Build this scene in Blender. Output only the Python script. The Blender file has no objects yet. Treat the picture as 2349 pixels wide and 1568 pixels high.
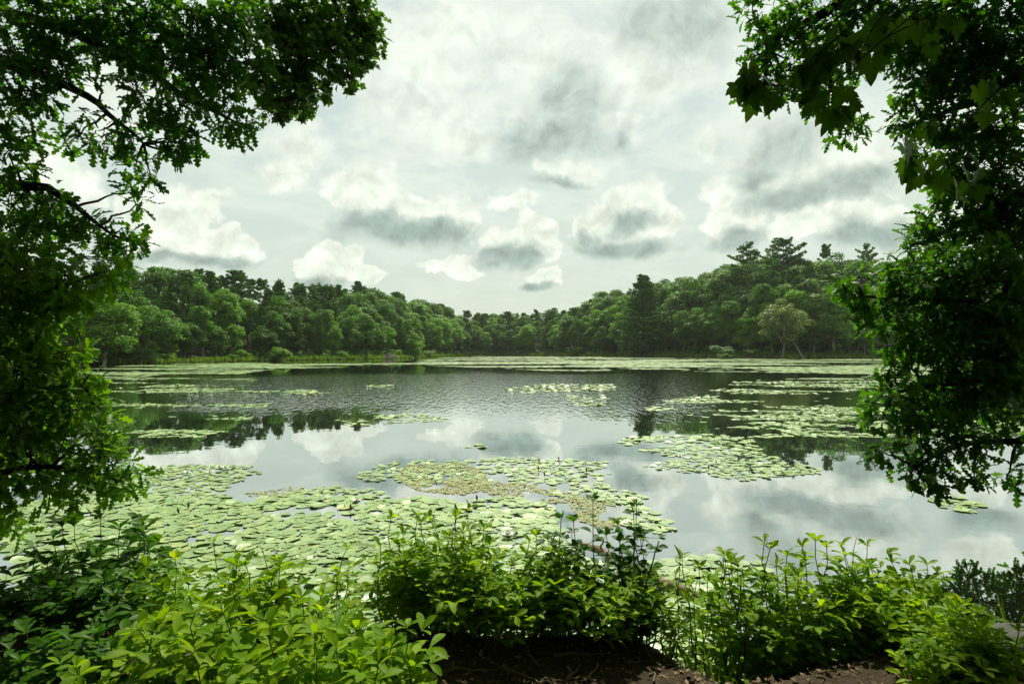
import bpy, math, random
import numpy as np
from mathutils import Vector, Matrix

R = math.radians
random.seed(7)
rng = np.random.default_rng(7)
SC = bpy.context.scene
COL = SC.collection

# ------------------------------------------------------------------ camera
CAM_Z = 2.3
FV, CXV, CYV = 1305.0, 1174.5, 784.0            # the photograph's own pixels at a width of 2349
PITCH = math.atan(20 / FV)
cam_d = bpy.data.cameras.new('camera')
cam_d.lens = 20; cam_d.sensor_width = 36; cam_d.clip_start = 0.05; cam_d.clip_end = 20000
cam = bpy.data.objects.new('camera', cam_d); COL.objects.link(cam)
cam.location = (0, 0, CAM_Z); cam.rotation_euler = (R(90) + PITCH, 0, 0)
SC.camera = cam
SC.render.engine = 'CYCLES'
SC.cycles.use_denoising = True
SC.cycles.max_bounces = 7; SC.cycles.diffuse_bounces = 3; SC.cycles.glossy_bounces = 3
SC.cycles.transmission_bounces = 4; SC.cycles.sample_clamp_indirect = 6
SC.cycles.caustics_reflective = False; SC.cycles.caustics_refractive = False
SC.view_settings.view_transform = 'Standard'; SC.view_settings.look = 'None'
SC.view_settings.gamma = 1; SC.view_settings.use_curve_mapping = False
SC.view_settings.exposure = 0.12

# ------------------------------------------------------------------ sun + sky
SUN_EL, SUN_AZ = R(50), R(9)                   # azimuth from +Y, positive to the right
sun_dir = Vector((math.sin(SUN_AZ) * math.cos(SUN_EL), math.cos(SUN_AZ) * math.cos(SUN_EL), math.sin(SUN_EL)))
sun_l = bpy.data.lights.new('sun', 'SUN'); sun_l.energy = 5.0; sun_l.angle = R(1.5); sun_l.color = (1.0, 0.97, 0.80)
sun = bpy.data.objects.new('sun', sun_l); COL.objects.link(sun); sun.location = (0, 0, 60)
sun.rotation_euler = sun_dir.to_track_quat('Z', 'Y').to_euler()

class NT:
    def __init__(s, tree): s.t = tree; s.n = tree.nodes; s.l = tree.links
    def node(s, typ, ins=None, **kw):
        n = s.n.new(typ)
        for k, v in kw.items(): setattr(n, k, v)
        for k, v in (ins or {}).items(): s.put(n.inputs[k], v)
        return n
    def put(s, sock, v):
        if isinstance(v, bpy.types.NodeSocket): s.l.new(v, sock)
        elif isinstance(v, bpy.types.Node): s.l.new(v.outputs[0], sock)
        else: sock.default_value = v
    def m(s, op, a, b=0.0, c=0.0, clamp=False):
        n = s.node('ShaderNodeMath', {0: a, 1: b, 2: c}, operation=op); n.use_clamp = clamp; return n.outputs[0]
    def v(s, op, a, b=(0, 0, 0), c=(0, 0, 0)):
        n = s.node('ShaderNodeVectorMath', {0: a, 1: b, 2: c}, operation=op)
        return n.outputs[1] if op in ('DOT_PRODUCT', 'LENGTH', 'DISTANCE') else n.outputs[0]
    def step(s, x, a, b, lo=0.0, hi=1.0):
        n = s.node('ShaderNodeMapRange', {0: x, 1: a, 2: b, 3: lo, 4: hi}, interpolation_type='SMOOTHSTEP'); return n.outputs[0]
    def mix(s, f, a, b, blend='MIX'):
        n = s.n.new('ShaderNodeMix'); n.data_type = 'RGBA'; n.blend_type = blend
        s.put(n.inputs[0], f); s.put(n.inputs[6], a); s.put(n.inputs[7], b); return n.outputs[2]
    def noise(s, vec, scale, detail=4, rough=0.5, dist=0.0, out=0):
        n = s.node('ShaderNodeTexNoise', {'Vector': vec, 'Scale': scale, 'Detail': detail, 'Roughness': rough, 'Distortion': dist})
        return n.outputs[out]
    def ramp(s, f, stops):
        n = s.n.new('ShaderNodeValToRGB'); s.put(n.inputs[0], f)
        e = n.color_ramp.elements
        while len(e) < len(stops): e.new(0.5)
        for i, (p, c) in enumerate(stops): e[i].position = p; e[i].color = (*c, 1)
        return n.outputs[0]

def azel(x, y):
    """photo pixel -> azimuth, elevation of that direction"""
    u, w = (x - CXV) / FV, (804 - y) / FV
    return math.atan(u), math.atan(w / math.sqrt(1 + u * u))

def build_world():
    W = bpy.data.worlds.new('World'); SC.world = W; W.use_nodes = True
    W.node_tree.nodes.clear(); t = NT(W.node_tree)
    sky = t.node('ShaderNodeTexSky'); sky.sky_type = 'NISHITA'; sky.sun_disc = False
    sky.sun_elevation = SUN_EL; sky.sun_rotation = SUN_AZ; sky.air_density = 1.2; sky.dust_density = 2.5
    d = t.node('ShaderNodeTexCoord').outputs['Generated']
    sx = t.node('ShaderNodeSeparateXYZ', {0: d}); X, Y, Z = sx.outputs
    az = t.m('ARCTAN2', X, Y); el = t.m('ARCSINE', Z)
    p = t.node('ShaderNodeCombineXYZ', {0: az, 1: el}).outputs[0]
    n1 = t.v('SUBTRACT', t.noise(d, 5.5, 6, 0.58, out=1), (0.5, 0.5, 0.5))
    n2 = t.v('SUBTRACT', t.noise(d, 26, 6, 0.6, out=1), (0.5, 0.5, 0.5))
    vor = t.node('ShaderNodeTexVoronoi', {'Vector': d, 'Scale': 34.0}, feature='SMOOTH_F1'); vor.inputs['Smoothness'].default_value = 0.4
    p1 = t.v('MULTIPLY_ADD', n1, (0.17, 0.11, 0), p)
    p1 = t.v('MULTIPLY_ADD', n2, (0.04, 0.034, 0), p1)
    p2 = t.v('MULTIPLY_ADD', n1, (0.19, 0.10, 0), p)
    p2 = t.v('MULTIPLY_ADD', n2, (0.02, 0.010, 0), p2)
    def field(pp, blobs, smooth):
        acc = None
        for (x, y, rx, ry) in blobs:
            a, e = azel(x, y); k = math.cos(a)
            ra, re = rx / FV * k * k, ry / FV * k
            q = t.v('MULTIPLY_ADD', pp, (1 / ra, 1 / re, 0), (-a / ra, -e / re, 0))
            dd = t.v('LENGTH', q)
            acc = dd if acc is None else t.node('ShaderNodeMath', {0: acc, 1: dd, 2: smooth}, operation='SMOOTH_MIN').outputs[0]
        return acc
    white = [(430, 495, 95, 62), (525, 568, 82, 48), (395, 560, 95, 52), (340, 470, 50, 50),
             (765, 598, 62, 46), (820, 636, 52, 20), (728, 622, 45, 32),
             (860, 432, 78, 48), (795, 440, 55, 40), (985, 480, 80, 44), (1035, 505, 38, 38), (690, 360, 95, 52), (640, 400, 60, 40),
             (1200, 545, 72, 42), (1118, 560, 55, 38), (1255, 580, 38, 34), (1150, 470, 70, 26), (1240, 640, 66, 26), (1020, 618, 70, 26), (1060, 606, 40, 24),
             (1445, 440, 72, 42), (1385, 480, 50, 40), (1345, 520, 52, 38), (1500, 495, 46, 52), (1420, 520, 90, 50),
             (1405, 262, 50, 30), (1445, 275, 40, 42), (1180, 275, 32, 24), (1310, 388, 60, 20), (1250, 385, 30, 14), (1340, 160, 80, 30),
             (1745, 320, 60, 55), (1850, 380, 190, 85), (1640, 335, 30, 26), (1990, 400, 140, 60),
             (1690, 495, 110, 55), (1630, 430, 60, 40), (1850, 510, 110, 40), (1995, 505, 95, 50), (2200, 480, 120, 60), (2280, 300, 120, 90),
             (940, 190, 150, 120), (1040, 60, 120, 60), (1230, 120, 150, 60), (1500, 130, 190, 90), (1080, 310, 90, 60), (160, 420, 120, 70), (60, 560, 120, 60), (250, 220, 120, 80)]
    grey = [(500, 602, 85, 18), (380, 585, 70, 20), (740, 642, 58, 13), (925, 543, 135, 34), (850, 512, 75, 30), (1000, 530, 60, 28),
            (1165, 590, 85, 22), (1125, 575, 45, 20), (1225, 660, 44, 10), (1425, 562, 105, 26), (1445, 500, 55, 36), (1360, 540, 48, 20),
            (1270, 300, 115, 55), (1310, 215, 72, 58), (1195, 335, 62, 34), (1420, 312, 36, 32), (1265, 421, 60, 10),
            (1850, 445, 190, 30), (1960, 420, 150, 32), (1800, 335, 100, 62), (1755, 400, 60, 40), (1690, 535, 85, 30), (2010, 535, 95, 36),
            (1610, 50, 110, 75), (1480, 30, 70, 50), (2250, 420, 120, 40), (130, 470, 100, 30)]
    fw = field(p1, white, 0.25); fg = field(p2, grey, 0.45)
    # sky outside the picture carries clouds of the same kind
    inview = t.m('MULTIPLY', t.step(t.m('ABSOLUTE', az), 0.75, 1.0, 1, 0), t.step(el, 0.62, 0.85, 1, 0))
    pl = t.v('DIVIDE', d, t.node('ShaderNodeCombineXYZ', {0: t.m('ADD', Z, 0.22), 1: t.m('ADD', Z, 0.22), 2: 1.0}).outputs[0])
    pl = t.v('MULTIPLY', pl, (1, 1, 0))
    big = t.noise(pl, 2.6, 7, 0.6, 0.3)
    fld = t.m('MULTIPLY_ADD', t.m('SUBTRACT', big, 0.5), -5.0, 1.05)
    fw2 = t.m('ADD', fw, t.m('MULTIPLY', t.m('SUBTRACT', fld, fw), t.m('SUBTRACT', 1.0, inview)))
    fg2 = t.m('ADD', fg, t.m('MULTIPLY', t.m('SUBTRACT', t.m('ADD', fld, 0.45), fg), t.m('SUBTRACT', 1.0, inview)))
    veil = t.noise(pl, 3.2, 8, 0.62, 0.5)
    fine = t.noise(pl, 9, 7, 0.65, 0.6)
    # thin bright veil with bluish gaps, higher up
    gaps = t.m('MULTIPLY', t.step(t.m('MULTIPLY_ADD', fine, 0.55, t.m('MULTIPLY', veil, 0.6)), 0.46, 0.66, 1, 0), t.step(el, 0.10, 0.45))
    S = 10.0
    def c(r, g, b): return (r * S * 0.925, g * S * 0.945, b * S * 0.895, 1)
    base = t.mix(t.step(el, 0.12, 0.45), c(0.665, 0.755, 0.685), c(0.76, 0.84, 0.785))
    base = t.mix(t.m('MULTIPLY', gaps, 0.85), base, c(0.575, 0.69, 0.70))
    base = t.mix(t.m('MULTIPLY', t.m('MULTIPLY', t.step(veil, 0.40, 0.68), t.step(el, 0.05, 0.4, 0.3, 1.0)), 0.8), base, c(0.88, 0.95, 0.87))
    base = t.mix(0.10, base, sky.outputs[0])
    rag = t.m('MULTIPLY', t.m('SUBTRACT', t.noise(d, 16, 8, 0.66), 0.5), 0.9)
    rag = t.m('ADD', t.m('MULTIPLY', rag, 0.75), t.m('MULTIPLY', t.m('SUBTRACT', vor.outputs['Distance'], 0.4), 0.6))
    ew = t.step(el, 0.20, 0.36, 0.12, 0.55)
    aw = t.step(t.m('ADD', fw2, rag), t.m('ADD', 0.93, ew), t.m('SUBTRACT', 0.93, ew), 0, 1)
    aw = t.m('MULTIPLY', aw, t.step(el, 0.2, 0.4, 1.0, 0.72))
    wcol = t.mix(t.step(t.m('ADD', fw2, t.m('MULTIPLY', rag, 1.6)), 0.25, 1.0), c(0.89, 0.95, 0.86), c(0.97, 1.0, 0.92))
    out = t.mix(t.m('MULTIPLY', aw, 0.92), base, wcol)
    # billows lit from above: difference of the same noise a little higher up
    em = t.m('SUBTRACT', t.noise(d, 20, 7, 0.62, 0.4), t.noise(t.v('ADD', d, (-0.008, 0, 0.018)), 20, 7, 0.62, 0.4))
    emc = t.m('ADD', t.m('MULTIPLY', em, 1.25), 1.0)
    ag = t.step(t.m('ADD', fg2, t.m('MULTIPLY', rag, 0.5)), t.step(el, 0.2, 0.34, 1.4, 1.7), t.step(el, 0.2, 0.34, 0.4, 0.15), 0, 1)
    out = t.mix(t.m('MULTIPLY', ag, t.step(el, 0.22, 0.34, 0.86, 0.62)), out, c(0.345, 0.445, 0.425))
    msk = t.m('MAXIMUM', t.m('MULTIPLY', aw, 0.75), t.m('MULTIPLY', ag, 0.9))
    fac = t.m('ADD', 1.0, t.m('MULTIPLY', t.m('SUBTRACT', emc, 1.0), msk))
    out = t.v('MULTIPLY', out, t.node('ShaderNodeCombineXYZ', {0: fac, 1: fac, 2: fac}).outputs[0])
    bg = t.node('ShaderNodeBackground', {'Color': out, 'Strength': 0.1})
    o = t.node('ShaderNodeOutputWorld', {'Surface': bg})
    W.cycles.sampling_method = 'MANUAL'; W.cycles.sample_map_resolution = 512
build_world()

# ------------------------------------------------------------------ helpers
def vdir(x, y):
    u, w = (x - CXV) / FV, (CYV - y) / FV
    return np.array([u, math.cos(PITCH) - math.sin(PITCH) * w, math.sin(PITCH) + math.cos(PITCH) * w])
def at(x, y, depth):
    d = vdir(x, y); return np.array([0, 0, CAM_Z]) + d * (depth / d[1])
def on_z(x, y, z=0.0):
    d = vdir(x, y); return np.array([0, 0, CAM_Z]) + d * ((z - CAM_Z) / d[2])
def proj(P):
    P = np.asarray(P, float); q = P - np.array([0, 0, CAM_Z])
    f = q[..., 1] * math.cos(PITCH) + q[..., 2] * math.sin(PITCH)
    u = -q[..., 1] * math.sin(PITCH) + q[..., 2] * math.cos(PITCH)
    f = np.where(np.abs(f) < 1e-4, 1e-4, f)
    return CXV + FV * q[..., 0] / f, CYV - FV * u / f, f

def _hash(ix, iy, s):
    h = (ix.astype(np.int64) * 374761393 + iy.astype(np.int64) * 668265263 + s * 974711) & 0x7fffffff
    h = ((h ^ (h >> 13)) * 1274126177) & 0x7fffffff
    return ((h ^ (h >> 16)) & 0xffff) / 65535.0
def vnoise(x, y, s=0):
    x = np.asarray(x, float); y = np.asarray(y, float)
    ix, iy = np.floor(x), np.floor(y); fx, fy = x - ix, y - iy
    fx, fy = fx * fx * (3 - 2 * fx), fy * fy * (3 - 2 * fy)
    a, b = _hash(ix, iy, s), _hash(ix + 1, iy, s); c_, d = _hash(ix, iy + 1, s), _hash(ix + 1, iy + 1, s)
    return (a + (b - a) * fx) * (1 - fy) + (c_ + (d - c_) * fx) * fy
def fbm(x, y, s=0, o=4):
    t, a, n = 0, 0.5, 0
    for i in range(o): t = t + a * vnoise(x, y, s + i * 17); n += a; x = x * 2.03 + 5.1; y = y * 2.03 + 1.7; a *= 0.55
    return t / n
def sstep(a, b, x):
    t = np.clip((np.asarray(x, float) - a) / (b - a), 0, 1); return t * t * (3 - 2 * t)
def inpoly(px, py, poly):
    px = np.asarray(px); r = np.zeros(px.shape, bool); n = len(poly); j = n - 1
    for i in range(n):
        xi, yi = poly[i]; xj, yj = poly[j]
        if yi != yj:
            r ^= ((yi > py) != (yj > py)) & (px < (xj - xi) * (py - yi) / (yj - yi) + xi)
        j = i
    return r
def unit(v):
    v = np.asarray(v, float); return v / np.maximum(np.linalg.norm(v, axis=-1, keepdims=True), 1e-9)

def mesh(name, V, F, mat=None, rnd=None, smooth=False):
    """V (n,3); F (m,3) or (m,4) array; rnd: value per vertex"""
    V = np.ascontiguousarray(V, np.float32); F = np.ascontiguousarray(F, np.int32); k = F.shape[1]
    me = bpy.data.meshes.new(name)
    me.vertices.add(len(V)); me.vertices.foreach_set('co', V.ravel())
    me.loops.add(F.size); me.loops.foreach_set('vertex_index', F.ravel())
    me.polygons.add(len(F)); me.polygons.foreach_set('loop_start', np.arange(0, F.size, k, dtype=np.int32))
    if smooth: me.polygons.foreach_set('use_smooth', np.ones(len(F), bool))
    if rnd is not None:
        a = me.attributes.new('rnd', 'FLOAT', 'POINT'); a.data.foreach_set('value', np.ascontiguousarray(rnd, np.float32))
    me.update(calc_edges=True)
    if mat: me.materials.append(mat)
    return me
def obj(name, me, parent=None, loc=None, label=None, cat=None, group=None, kind=None, M=None):
    o = bpy.data.objects.new(name, me); COL.objects.link(o)
    if parent: o.parent = parent
    if loc is not None: o.location = loc
    if M is not None: o.matrix_basis = M
    if label: o['label'] = label
    if cat: o['category'] = cat
    if group: o['group'] = group
    if kind: o['kind'] = kind
    return o
class Acc:
    """collects verts / quads of several shapes for one mesh"""
    def __init__(s): s.V = []; s.F = []; s.r = []; s.n = 0
    def add(s, V, F, r=None):
        V = np.asarray(V, float); F = np.asarray(F, int)
        if F.shape[1] == 3: F = np.concatenate([F, F[:, 2:3]], 1) if False else F
        s.V.append(V); s.F.append(F + s.n); s.n += len(V)
        s.r.append(np.full(len(V), 0.0 if r is None else r) if np.isscalar(r) or r is None else np.asarray(r))
    def build(s, name, mat, smooth=False):
        return mesh(name, np.concatenate(s.V), np.concatenate(s.F), mat, np.concatenate(s.r), smooth)
def tube(pts, rad, sides=6, cap=True):
    pts = np.asarray(pts, float); n = len(pts); rad = np.broadcast_to(np.asarray(rad, float), (n,))
    tan = unit(np.gradient(pts, axis=0)); ref = np.array([0.31, 0.17, 0.93])
    if abs(tan.mean(0) @ ref) > 0.85: ref = np.array([0.95, 0.2, 0.1])
    a = unit(np.cross(tan, ref)); b = np.cross(tan, a)
    th = np.linspace(0, 2 * np.pi, sides, endpoint=False)
    V = (pts[:, None] + rad[:, None, None] * (np.cos(th)[None, :, None] * a[:, None] + np.sin(th)[None, :, None] * b[:, None])).reshape(-1, 3)
    i = np.arange(n - 1)[:, None] * sides; j = np.arange(sides)[None]; k = (j + 1) % sides
    F = np.stack([i + j, i + k, i + sides + k, i + sides + j], -1).reshape(-1, 4)
    return V, F
def curve_pts(p0, p1, n=6, sag=0.0, wob=0.0, bend=None):
    p0, p1 = np.asarray(p0, float), np.asarray(p1, float); t = np.linspace(0, 1, n)[:, None]
    P = p0 + (p1 - p0) * t; L = np.linalg.norm(p1 - p0)
    P[:, 2] += sag * L * (4 * t * (1 - t))[:, 0]
    if wob: P[1:-1] += rng.normal(0, wob * L, (n - 2, 3))
    if bend is not None: P += np.asarray(bend) * (4 * t * (1 - t))
    return P

# ------------------------------------------------------------------ materials
def new_mat(name):
    m = bpy.data.materials.new(name); m.use_nodes = True; m.node_tree.nodes.clear(); t = NT(m.node_tree)
    return m, t
def leaf_mat(name, dark, mid, light, trans=0.4, rough=0.42, spec=0.2, tcol=None, tgain=1.5):
    m, t = new_mat(name)
    at_ = t.node('ShaderNodeAttribute'); at_.attribute_name = 'rnd'
    oi = t.node('ShaderNodeObjectInfo')
    f = t.m('FRACT', t.m('ADD', at_.outputs['Fac'], oi.outputs['Random']))
    geo = t.node('ShaderNodeNewGeometry')
    tc = t.node('ShaderNodeTexCoord').outputs['Object']
    f2 = t.m('ADD', t.m('MULTIPLY', f, 0.75), t.m('MULTIPLY', t.noise(tc, 9, 3), 0.25))
    col = t.ramp(f2, [(0.05, dark), (0.5, mid), (0.95, light)])
    tint = t.mix(1.0, col, tcol or (1.5, 1.5, 0.55, 1), 'MULTIPLY')
    ps = t.node('ShaderNodeBsdfPrincipled', {'Base Color': col, 'Roughness': rough, 'Specular IOR Level': spec})
    tr = t.node('ShaderNodeBsdfTranslucent', {'Color': tint})
    mx = t.node('ShaderNodeMixShader', {0: trans, 1: ps.outputs[0], 2: tr.outputs[0]})
    t.node('ShaderNodeOutputMaterial', {'Surface': mx.outputs[0]})
    return m
def bark_mat(name, a, b, scale=8, stretch=0.15):
    m, t = new_mat(name)
    tc = t.node('ShaderNodeTexCoord').outputs['Object']
    v = t.v('MULTIPLY', tc, (1, 1, stretch))
    n = t.noise(v, scale, 6, 0.65)
    col = t.ramp(n, [(0.3, a), (0.7, b)])
    bp = t.node('ShaderNodeBump', {'Height': n, 'Strength': 0.6, 'Distance': 0.02})
    ps = t.node('ShaderNodeBsdfPrincipled', {'Base Color': col, 'Roughness': 0.9, 'Specular IOR Level': 0.2, 'Normal': bp.outputs[0]})
    t.node('ShaderNodeOutputMaterial', {'Surface': ps.outputs[0]})
    return m
M_BROAD = leaf_mat('leaf_broad', (0.045, 0.114, 0.013), (0.071, 0.178, 0.017), (0.121, 0.266, 0.024), 0.46, 0.5)
M_BROADL = leaf_mat('leaf_bright', (0.085, 0.187, 0.018), (0.130, 0.277, 0.020), (0.183, 0.361, 0.026), 0.48, 0.5)
M_BROADG = leaf_mat('leaf_greyish', (0.071, 0.148, 0.039), (0.112, 0.217, 0.057), (0.162, 0.289, 0.082), 0.42, 0.5)
M_PALE = leaf_mat('leaf_pale', (0.118, 0.178, 0.053), (0.167, 0.234, 0.071), (0.216, 0.281, 0.091), 0.35, 0.5)
M_PINE = leaf_mat('needles', (0.038, 0.102, 0.020), (0.060, 0.151, 0.026), (0.101, 0.217, 0.034), 0.2, 0.55)
M_OAK = leaf_mat('leaf_oak', (0.036, 0.115, 0.010), (0.058, 0.170, 0.012), (0.090, 0.225, 0.014), 0.48, 0.45, 0.12, (1.6, 1.6, 0.35, 1))
M_OAK_LIT = leaf_mat('leaf_oak_lit', (0.055, 0.150, 0.008), (0.092, 0.220, 0.010), (0.150, 0.300, 0.012), 0.5, 0.45, 0.12, (1.7, 1.6, 0.35, 1))  # oak leaf copy made lighter: sunlight put into the colour
M_MAPLE = leaf_mat('leaf_maple', (0.046, 0.116, 0.013), (0.069, 0.164, 0.017), (0.104, 0.212, 0.023), 0.45, 0.4)
M_SHRUB = leaf_mat('leaf_shrub', (0.110, 0.245, 0.005), (0.190, 0.350, 0.006), (0.320, 0.470, 0.008), 0.5, 0.5, 0.10, (1.75, 1.55, 0.3, 1))
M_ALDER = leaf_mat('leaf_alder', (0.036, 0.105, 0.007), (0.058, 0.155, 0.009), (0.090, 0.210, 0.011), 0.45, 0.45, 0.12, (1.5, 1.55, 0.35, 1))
M_REED = leaf_mat('reed_green', (0.073, 0.149, 0.014), (0.121, 0.215, 0.020), (0.173, 0.275, 0.030), 0.35, 0.5)
M_BARK = bark_mat('bark_grey', (0.09, 0.078, 0.062), (0.21, 0.185, 0.15))
M_BARKP = bark_mat('bark_pale', (0.20, 0.19, 0.165), (0.42, 0.40, 0.35), 5)
M_BARKD = bark_mat('bark_dark', (0.018, 0.015, 0.012), (0.055, 0.045, 0.036), 10)
M_STEM = bark_mat('stem_green', (0.045, 0.065, 0.022), (0.10, 0.115, 0.045), 20)
M_WOOD = bark_mat('weathered_wood', (0.15, 0.10, 0.065), (0.36, 0.27, 0.19), 14, 0.3)

def ground_mat():
    m, t = new_mat('forest_floor')
    g = t.node('ShaderNodeNewGeometry').outputs['Position']
    n1 = t.noise(g, 1.3, 8, 0.65); n2 = t.noise(g, 22, 8, 0.7); n3 = t.noise(g, 90, 5, 0.7)
    a = t.ramp(n2, [(0.3, (0.030, 0.020, 0.012)), (0.55, (0.068, 0.050, 0.031)), (0.8, (0.15, 0.115, 0.074))])
    b = t.ramp(n1, [(0.35, (0.040, 0.030, 0.019)), (0.65, (0.074, 0.056, 0.035))])
    col = t.mix(0.45, a, b)
    col = t.mix(t.m('MULTIPLY', t.step(n3, 0.58, 0.75), 0.5), col, (0.2, 0.15, 0.09, 1))
    far = t.step(t.v('LENGTH', g), 20, 60)
    fcol = t.ramp(t.noise(g, 0.12, 6, 0.6), [(0.35, (0.028, 0.018, 0.012)), (0.55, (0.045, 0.030, 0.018)), (0.75, (0.028, 0.040, 0.014))])
    col = t.mix(far, col, fcol)
    h = t.m('ADD', t.m('MULTIPLY', n2, 0.6), t.m('MULTIPLY', n3, 0.4))
    bp = t.node('ShaderNodeBump', {'Height': h, 'Strength': 0.8, 'Distance': 0.03})
    ps = t.node('ShaderNodeBsdfPrincipled', {'Base Color': col, 'Roughness': 0.95, 'Specular IOR Level': 0.15, 'Normal': bp.outputs[0]})
    t.node('ShaderNodeOutputMaterial', {'Surface': ps.outputs[0]})
    return m
def water_mat():
    m, t = new_mat('pond_water')
    g = t.node('ShaderNodeNewGeometry').outputs['Position']
    sx = t.node('ShaderNodeSeparateXYZ', {0: g}); Y = sx.outputs[1]; X = sx.outputs[0]
    patch = t.noise(g, 0.045, 3, 0.5)
    dist = t.m('MULTIPLY_ADD', t.m('SUBTRACT', patch, 0.5), 26.0, Y)
    wind = t.m('MULTIPLY', t.step(dist, 17.5, 25), t.step(t.m('MULTIPLY_ADD', t.m('SUBTRACT', patch, 0.5), 60.0, Y), 52, 66, 1, 0))
    side = t.m('MULTIPLY', t.step(t.m('DIVIDE', X, t.m('MAXIMUM', Y, 1.0)), -0.66, -0.52), t.step(t.m('DIVIDE', X, t.m('MAXIMUM', Y, 1.0)), 0.42, 0.28))
    side = t.m('MULTIPLY_ADD', side, 0.85, 0.15)
    wind = t.m('MULTIPLY', wind, side)
    w1 = t.noise(t.v('MULTIPLY', g, (4.5, 1.3, 1)), 1.0, 2, 0.6, 0.2)
    w2 = t.noise(t.v('MULTIPLY', g, (1.0, 2.2, 1)), 0.7, 2, 0.5)
    amp = t.m('MULTIPLY_ADD', wind, 0.044, 0.00030)
    b1 = t.node('ShaderNodeBump', {'Height': t.m('MULTIPLY', w1, amp), 'Strength': 1.0, 'Distance': 1.0})
    b2 = t.node('ShaderNodeBump', {'Height': t.m('MULTIPLY', w2, 0.0012), 'Strength': 1.0, 'Distance': 1.0, 'Normal': b1.outputs[0]})
    lw = t.node('ShaderNodeLayerWeight', {'Blend': 0.5})
    fr = t.m('MULTIPLY_ADD', t.m('POWER', lw.outputs['Facing'], 3.0), 0.42, 0.56)
    df = t.node('ShaderNodeBsdfDiffuse', {'Color': (0.012, 0.016, 0.009, 1)})
    gl = t.node('ShaderNodeBsdfGlossy', {'Color': (0.93, 0.96, 0.95, 1), 'Roughness': 0.015, 'Normal': b2.outputs[0]})
    mx = t.node('ShaderNodeMixShader', {0: fr, 1: df.outputs[0], 2: gl.outputs[0]})
    t.node('ShaderNodeOutputMaterial', {'Surface': mx.outputs[0]})
    return m
def pad_mat(name='lily_pad'):
    m, t = new_mat(name)
    at_ = t.node('ShaderNodeAttribute'); at_.attribute_name = 'rnd'
    oi = t.node('ShaderNodeObjectInfo'); geo = t.node('ShaderNodeNewGeometry')
    f = t.m('FRACT', t.m('ADD', at_.outputs['Fac'], oi.outputs['Random']))
    n = t.noise(geo.outputs['Position'], 14, 4, 0.6)
    f2 = t.m('ADD', t.m('MULTIPLY', f, 0.8), t.m('MULTIPLY', n, 0.2))
    col = t.ramp(f2, [(0.0, (0.21, 0.33, 0.12)), (0.5, (0.285, 0.415, 0.155)), (0.86, (0.36, 0.475, 0.175)), (0.94, (0.45, 0.45, 0.17)), (0.985, (0.40, 0.25, 0.10))])
    col = t.mix(t.m('MULTIPLY', geo.outputs['Backfacing'], 0.75), col, (0.07, 0.13, 0.025, 1))
    spots = t.step(t.noise(geo.outputs['Position'], 55, 3, 0.6), 0.66, 0.74)
    col = t.mix(t.m('MULTIPLY', spots, 0.45), col, (0.16, 0.15, 0.05, 1))
    rgh = t.m('MULTIPLY_ADD', t.noise(geo.outputs['Position'], 5, 3, 0.6), 0.5, 0.2)
    ps = t.node('ShaderNodeBsdfPrincipled', {'Base Color': col, 'Roughness': rgh, 'Specular IOR Level': 0.4})
    tr = t.node('ShaderNodeBsdfTranslucent', {'Color': t.mix(1.0, col, (1.1, 1.2, 0.5, 1), 'MULTIPLY')})
    mx = t.node('ShaderNodeMixShader', {0: 0.12, 1: ps.outputs[0], 2: tr.outputs[0]})
    t.node('ShaderNodeOutputMaterial', {'Surface': mx.outputs[0]})
    return m
def plain_mat(name, ca, cb, scale=20, rough=0.7):
    m, t = new_mat(name)
    tc = t.node('ShaderNodeTexCoord').outputs['Object']; n = t.noise(tc, scale, 6, 0.65)
    bp = t.node('ShaderNodeBump', {'Height': n, 'Strength': 0.5, 'Distance': 0.02})
    ps = t.node('ShaderNodeBsdfPrincipled', {'Base Color': t.ramp(n, [(0.3, ca), (0.7, cb)]), 'Roughness': rough, 'Normal': bp.outputs[0]})
    t.node('ShaderNodeOutputMaterial', {'Surface': ps.outputs[0]})
    return m
M_GROUND, M_WATER, M_PAD = ground_mat(), water_mat(), pad_mat()
M_PETAL = plain_mat('petal_white', (0.75, 0.76, 0.68), (0.86, 0.86, 0.80), 8, 0.5)
M_STAMEN = plain_mat('stamen_yellow', (0.65, 0.48, 0.06), (0.8, 0.62, 0.1), 30, 0.6)
M_BUD = plain_mat('bud_dark', (0.045, 0.022, 0.016), (0.11, 0.05, 0.03), 30, 0.5)
M_ROCK = plain_mat('rock_grey', (0.045, 0.052, 0.036), (0.13, 0.13, 0.105), 14, 0.9)
M_WEED = leaf_mat('pond_weed', (0.24, 0.27, 0.10), (0.33, 0.35, 0.13), (0.38, 0.35, 0.17), 0.1, 0.6)
M_LITTER = leaf_mat('leaf_litter', (0.045, 0.028, 0.014), (0.14, 0.090, 0.045), (0.34, 0.25, 0.15), 0.05, 0.8, 0.2, (1, 0.8, 0.6, 1))
M_ROOFP = plain_mat('hut_roof', (0.16, 0.15, 0.13), (0.26, 0.24, 0.21), 3, 0.7)
M_HUTW = plain_mat('hut_wall', (0.030, 0.024, 0.02), (0.06, 0.048, 0.038), 3, 0.9)
M_STICKS = bark_mat('lodge_sticks', (0.16, 0.115, 0.095), (0.34, 0.27, 0.23), 6, 0.5)

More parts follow.
